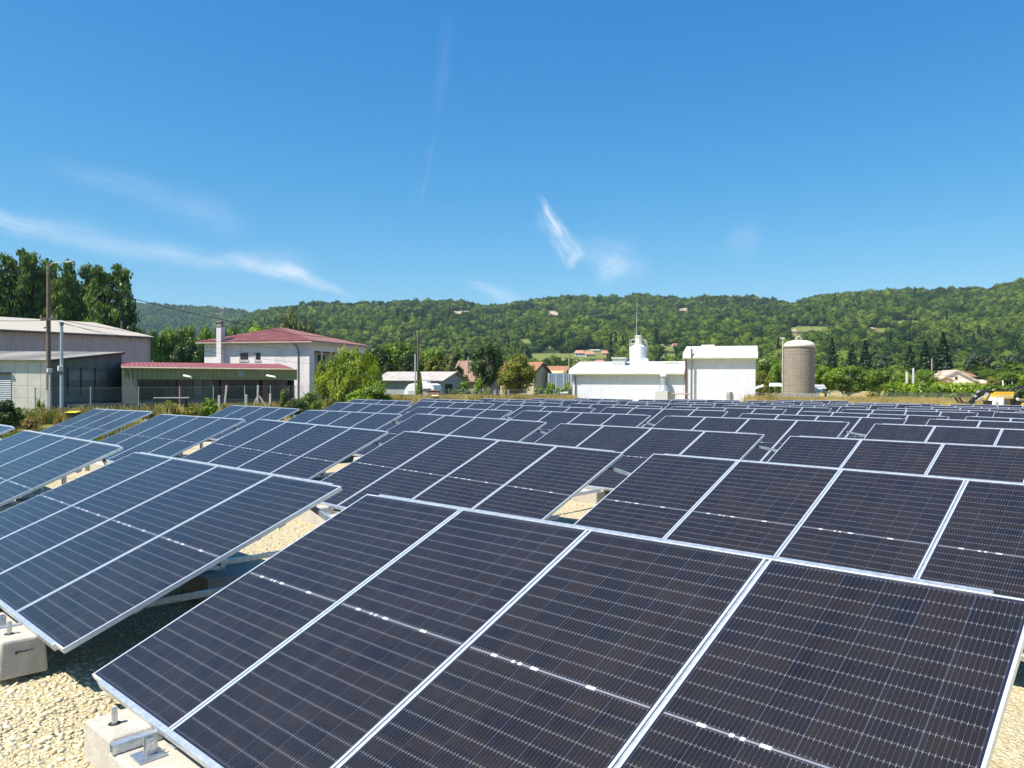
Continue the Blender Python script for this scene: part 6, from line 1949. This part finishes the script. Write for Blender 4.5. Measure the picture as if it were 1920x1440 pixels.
def bin_(px, D, ytop, wpx, label, col):
    X, Y = at(px, D); z0 = float(gh(X, Y)); h = zpix(X, Y, ytop) - z0; w_ = wpx * D / F_PX
    t = thing('wheelie_bin', label, 'bin', (X, Y, z0), math.atan2(RH[1], RH[0]) + .2)
    MB().add([(-w_ * .38, -.25, 0), (w_ * .38, -.25, 0), (w_ * .38, .25, 0), (-w_ * .38, .25, 0), (-w_ * .46, -.32, h * .86), (w_ * .46, -.32, h * .86), (w_ * .46, .32, h * .86), (-w_ * .46, .32, h * .86)], [(0, 3, 2, 1), (4, 5, 6, 7), (0, 1, 5, 4), (1, 2, 6, 5), (2, 3, 7, 6), (3, 0, 4, 7)]).build('tub', M('dark_green_tub', (0.03, 0.045, 0.035), .5), t, bevel=.02)
    MB().slab([(-w_ / 2, -.36, h * .87), (w_ / 2, -.36, h * .87), (w_ / 2, .36, h * .95), (-w_ / 2, .36, h * .95)], (0, 0, h * .05)).build('lid', M('yellow_lid', col, .45, 0, .05, 3), t, bevel=.02)


bin_(137, 36, 771, 20, 'bin with a bright yellow lid behind the leftmost second-row table', (0.75, 0.60, 0.02))
bin_(816, 72, 740.5, 13, 'pale yellow lidded bin before the brick wall', (0.70, 0.58, 0.25))
for px, w_, lab in ((1054, 6, 'small white box left of its larger twin before the fence'), (1061.5, 8, 'larger white box beside the white hall left corner')):
    X, Y = at(px, 77); z0 = float(gh(X, Y)); zz = zpix(X, Y, 738) - z0; z1 = zpix(X, Y, 734.5 if w_ == 8 else 735.5) - z0; hw_ = w_ * 77 / F_PX / 2
    t = thing('white_box', lab, 'box', (X, Y, z0), math.atan2(RH[1], RH[0]))
    MB().box(-hw_, hw_, 0, .3, zz, z1).build('body', WHITE, t, bevel=.02)
    MB().bar((0, .15, -.3), (0, .15, zz - .003), .06).build('stake', CPOST, t)

# yellow loader with folded arm and fork at the right
f = Fr(1858, 52, -6)
ld = f.thing('loader', 'yellow loader with black arm and fork lowered, cut by the right frame edge', 'loader')
px2 = lambda p, y=0.0: f.xat(p, y)
zz = lambda py, x=0.0, y=0.0: f.zat(x, y, py)
YEL = M('yellow_paint', (0.72, 0.42, 0.025), .45, 0, .08, 4, grime=(0.45, 0.30, 0.08), gamt=.3)
m = MB().slab([(px2(1861), 0, zz(748)), (px2(1900), 0, zz(748)), (px2(1903), 0, zz(734.5)), (px2(1866), 0, zz(734.5))], (0, 1.3, 0))
m.build('hood', YEL, ld, bevel=.03)
g = MB()
for a in np.linspace(1868, 1899, 18): g.box(px2(a) - .012, px2(a) + .012, -.03, -.003, zz(746.5), zz(740))
g.build('grille', M('pale_grille', (0.70, 0.62, 0.36), .5), ld)
MB().box(px2(1863), px2(1904), .1, 1.2, zz(734.3), zz(732.5)).build('engine_cover', BLACK, ld)
MB().tube([(px2(1867), .3, zz(734)), (px2(1867.5), .3, zz(729))], .06, 10).build('exhaust', M('orange_exhaust', (0.62, 0.38, 0.12), .5), ld)
MB().box(px2(1866), px2(1898), .15, 1.15, .3, zz(748.3)).build('chassis', M('dusty_chassis', (0.30, 0.25, 0.17), .7), ld)
arc = [(1899.5, 760), (1900.5, 750), (1903, 742), (1908, 735), (1915, 729.5), (1924, 727), (1940, 726), (1950, 728), (1955, 760)]
for yy in (0.05, 1.2):
    MB().tube([(px2(a), yy, zz(b_)) for a, b_ in arc], .075, 8).build('cab_frame', BLACK, ld, smooth=True)
MB().box(px2(1904), px2(1950), 0.0, 1.25, zz(760), zz(752)).build('cab_floor', BLACK, ld)
MB().box(px2(1903), px2(1912), .3, .9, zz(752), zz(745)).build('seat', M('dark_seat', (0.04, 0.04, 0.045), .7), ld)
MB().lathe([(.10, -.02), (.10, .03), (0, .05)], 12).build('work_lamp', M('lamp_glass', (0.7, 0.7, 0.72), .2), ld, loc=(px2(1907), -.06, zz(748)), rot=(math.pi / 2, 0, 0))
MB().slab([(px2(1914), -.1, zz(760)), (px2(1930), -.1, zz(760)), (px2(1930), -.1, zz(755)), (px2(1917), -.1, zz(755))], (0, .2, 0)).build('fender', YEL, ld, bevel=.02)
arm = MB().bar((px2(1862), .5, zz(733)), (px2(1846), .5, zz(737.5)), .22, .30).bar((px2(1846), .5, zz(735.5)), (px2(1826), .5, zz(757)), .24, .30)
am = arm.build('boom', BLACK, ld, bevel=.02)
MB().tube([(px2(1855), .35, zz(741)), (px2(1834), .35, zz(752))], .05, 8).tube([(px2(1838), .34, zz(733.8)), (px2(1839.5), .34, zz(735.5))], .11, 10).tube([(px2(1854), .32, zz(737)), (px2(1856), .32, zz(742))], .11, 10).tube([(px2(1831.5), .32, zz(742)), (px2(1834), .32, zz(744.5))], .09, 10).build('cylinder', M('bright_cylinder', (0.62, 0.62, 0.64), .3, .4), am)
MB().bar((px2(1826), .2, zz(757)), (px2(1807), .2, zz(755)), .09, .06).bar((px2(1808), .2, zz(755.5)), (px2(1801), .2, zz(746)), .10, .12).bar((px2(1826), .8, zz(757)), (px2(1807), .8, zz(755)), .09, .06).bar((px2(1808), .8, zz(755.5)), (px2(1801), .8, zz(746)), .10, .12).build('fork', M('rusty_black_fork', (0.05, 0.035, 0.03), .7, 0, .3, 5), am)
for a, yy in ((1874, 0.0), (1935, 0.0), (1874, 1.3), (1935, 1.3)):
    wl = MB().lathe([(.14, -.16), (.42, -.16), (.47, -.10), (.47, .10), (.42, .16), (.14, .16)], 20).build('wheel', BLACK, ld, loc=(px2(a), yy, .45), rot=(math.pi / 2, 0, 0))
    MB().lathe([(0, -.15), (.139, -.155), (.139, .155), (0, .15)], 14).build('rim', M('pale_rim', (0.6, 0.55, 0.4), .5), wl)
# bags and tub before the loader
BAG = M('white_woven_bag', (0.72, 0.69, 0.64), .8, 0, .06, 3, .4, 8)
for i, (px, wpx, yt, lab) in enumerate(((1862, 14, 745, 'white woven bulk bag, left of two before the loader'), (1876, 12, 746, 'white woven bulk bag, right of two, under the yellow hood'))):
    X, Y = at(px, 48); z0 = float(gh(X, Y)); w_ = wpx * 48 / F_PX; h = zpix(X, Y, yt) - z0
    t = thing('bulk_bag', lab, 'bag', (X, Y, z0), math.atan2(RH[1], RH[0]) + .2 * i, 'white bulk bags by the loader')
    q = np.random.default_rng(i); m = MB()
    prof = [(.50, 0), (.56, .15), (.58, .45), (.54, .75), (.46, .95), (.25, 1.0), (.0, .97)]
    m.lathe([(r_ * w_, z_ * h) for r_, z_ in prof], 14)
    m.v = [(a * (1 + .1 * math.sin(3 * math.atan2(b_, a) + i)) + q.normal(0, .01), b_ * (1 + .06 * math.sin(4 * math.atan2(b_, a))) + q.normal(0, .01), c + q.normal(0, .012)) for a, b_, c in m.v]
    m.build('sack', BAG, t, smooth=True)
    lp = MB()
    for sx in (-1, 1):
        lp.tube([(sx * .3 * w_, -.1, h * .93), (sx * .34 * w_, 0, h * 1.05), (sx * .3 * w_, .1, h * .93)], .02, 6)
    lp.build('loop', BAG, t)
X, Y = at(1852, 47); z0 = float(gh(X, Y)); h = zpix(X, Y, 751) - z0
tb2 = thing('black_tub', 'black rubber tub left of the white bags', 'tub', (X, Y, z0))
MB().lathe([(.20, 0), (.24, h * .9), (.26, h), (.22, h), (.20, h * .9), (.17, .05), (0, .05)], 20).build('shell', BLACK, tb2)
m = MB()
for s in (-1, 1): m.tube([(s * .25, -.06, h - .02), (s * .30, 0, h + .03), (s * .25, .06, h - .02)], .014, 6)
m.build('handle', BLACK, tb2)

# ------------------------------------------------------------------ the air: thin even summer haze over the whole valley
hz = bpy.data.materials.new('summer_haze'); hz.use_nodes = True
nt = hz.node_tree; nt.nodes.clear()
k = N(nt)
pv = k.new('ShaderNodeVolumePrincipled')
pv.inputs['Color'].default_value = (0.56, 0.80, 1.0, 1.0)
pv.inputs['Density'].default_value = 0.000085
pv.inputs['Anisotropy'].default_value = 0.0
k.link(pv.outputs[0], k.new('ShaderNodeOutputMaterial').inputs['Volume'])
try:
    hz.cycles.homogeneous_volume = True
except Exception:
    pass
zmin = min(float((o.matrix_world @ Vector(c)).z) for o in (ground,) for c in o.bound_box) - 1.0
hb = MB().box(-5600, 5600, -4000, 6500, min(zmin, -13.0), 330.0).build('haze', hz)
tag(hb, 'thin pale blue summer haze over the valley', 'haze', kind='stuff')
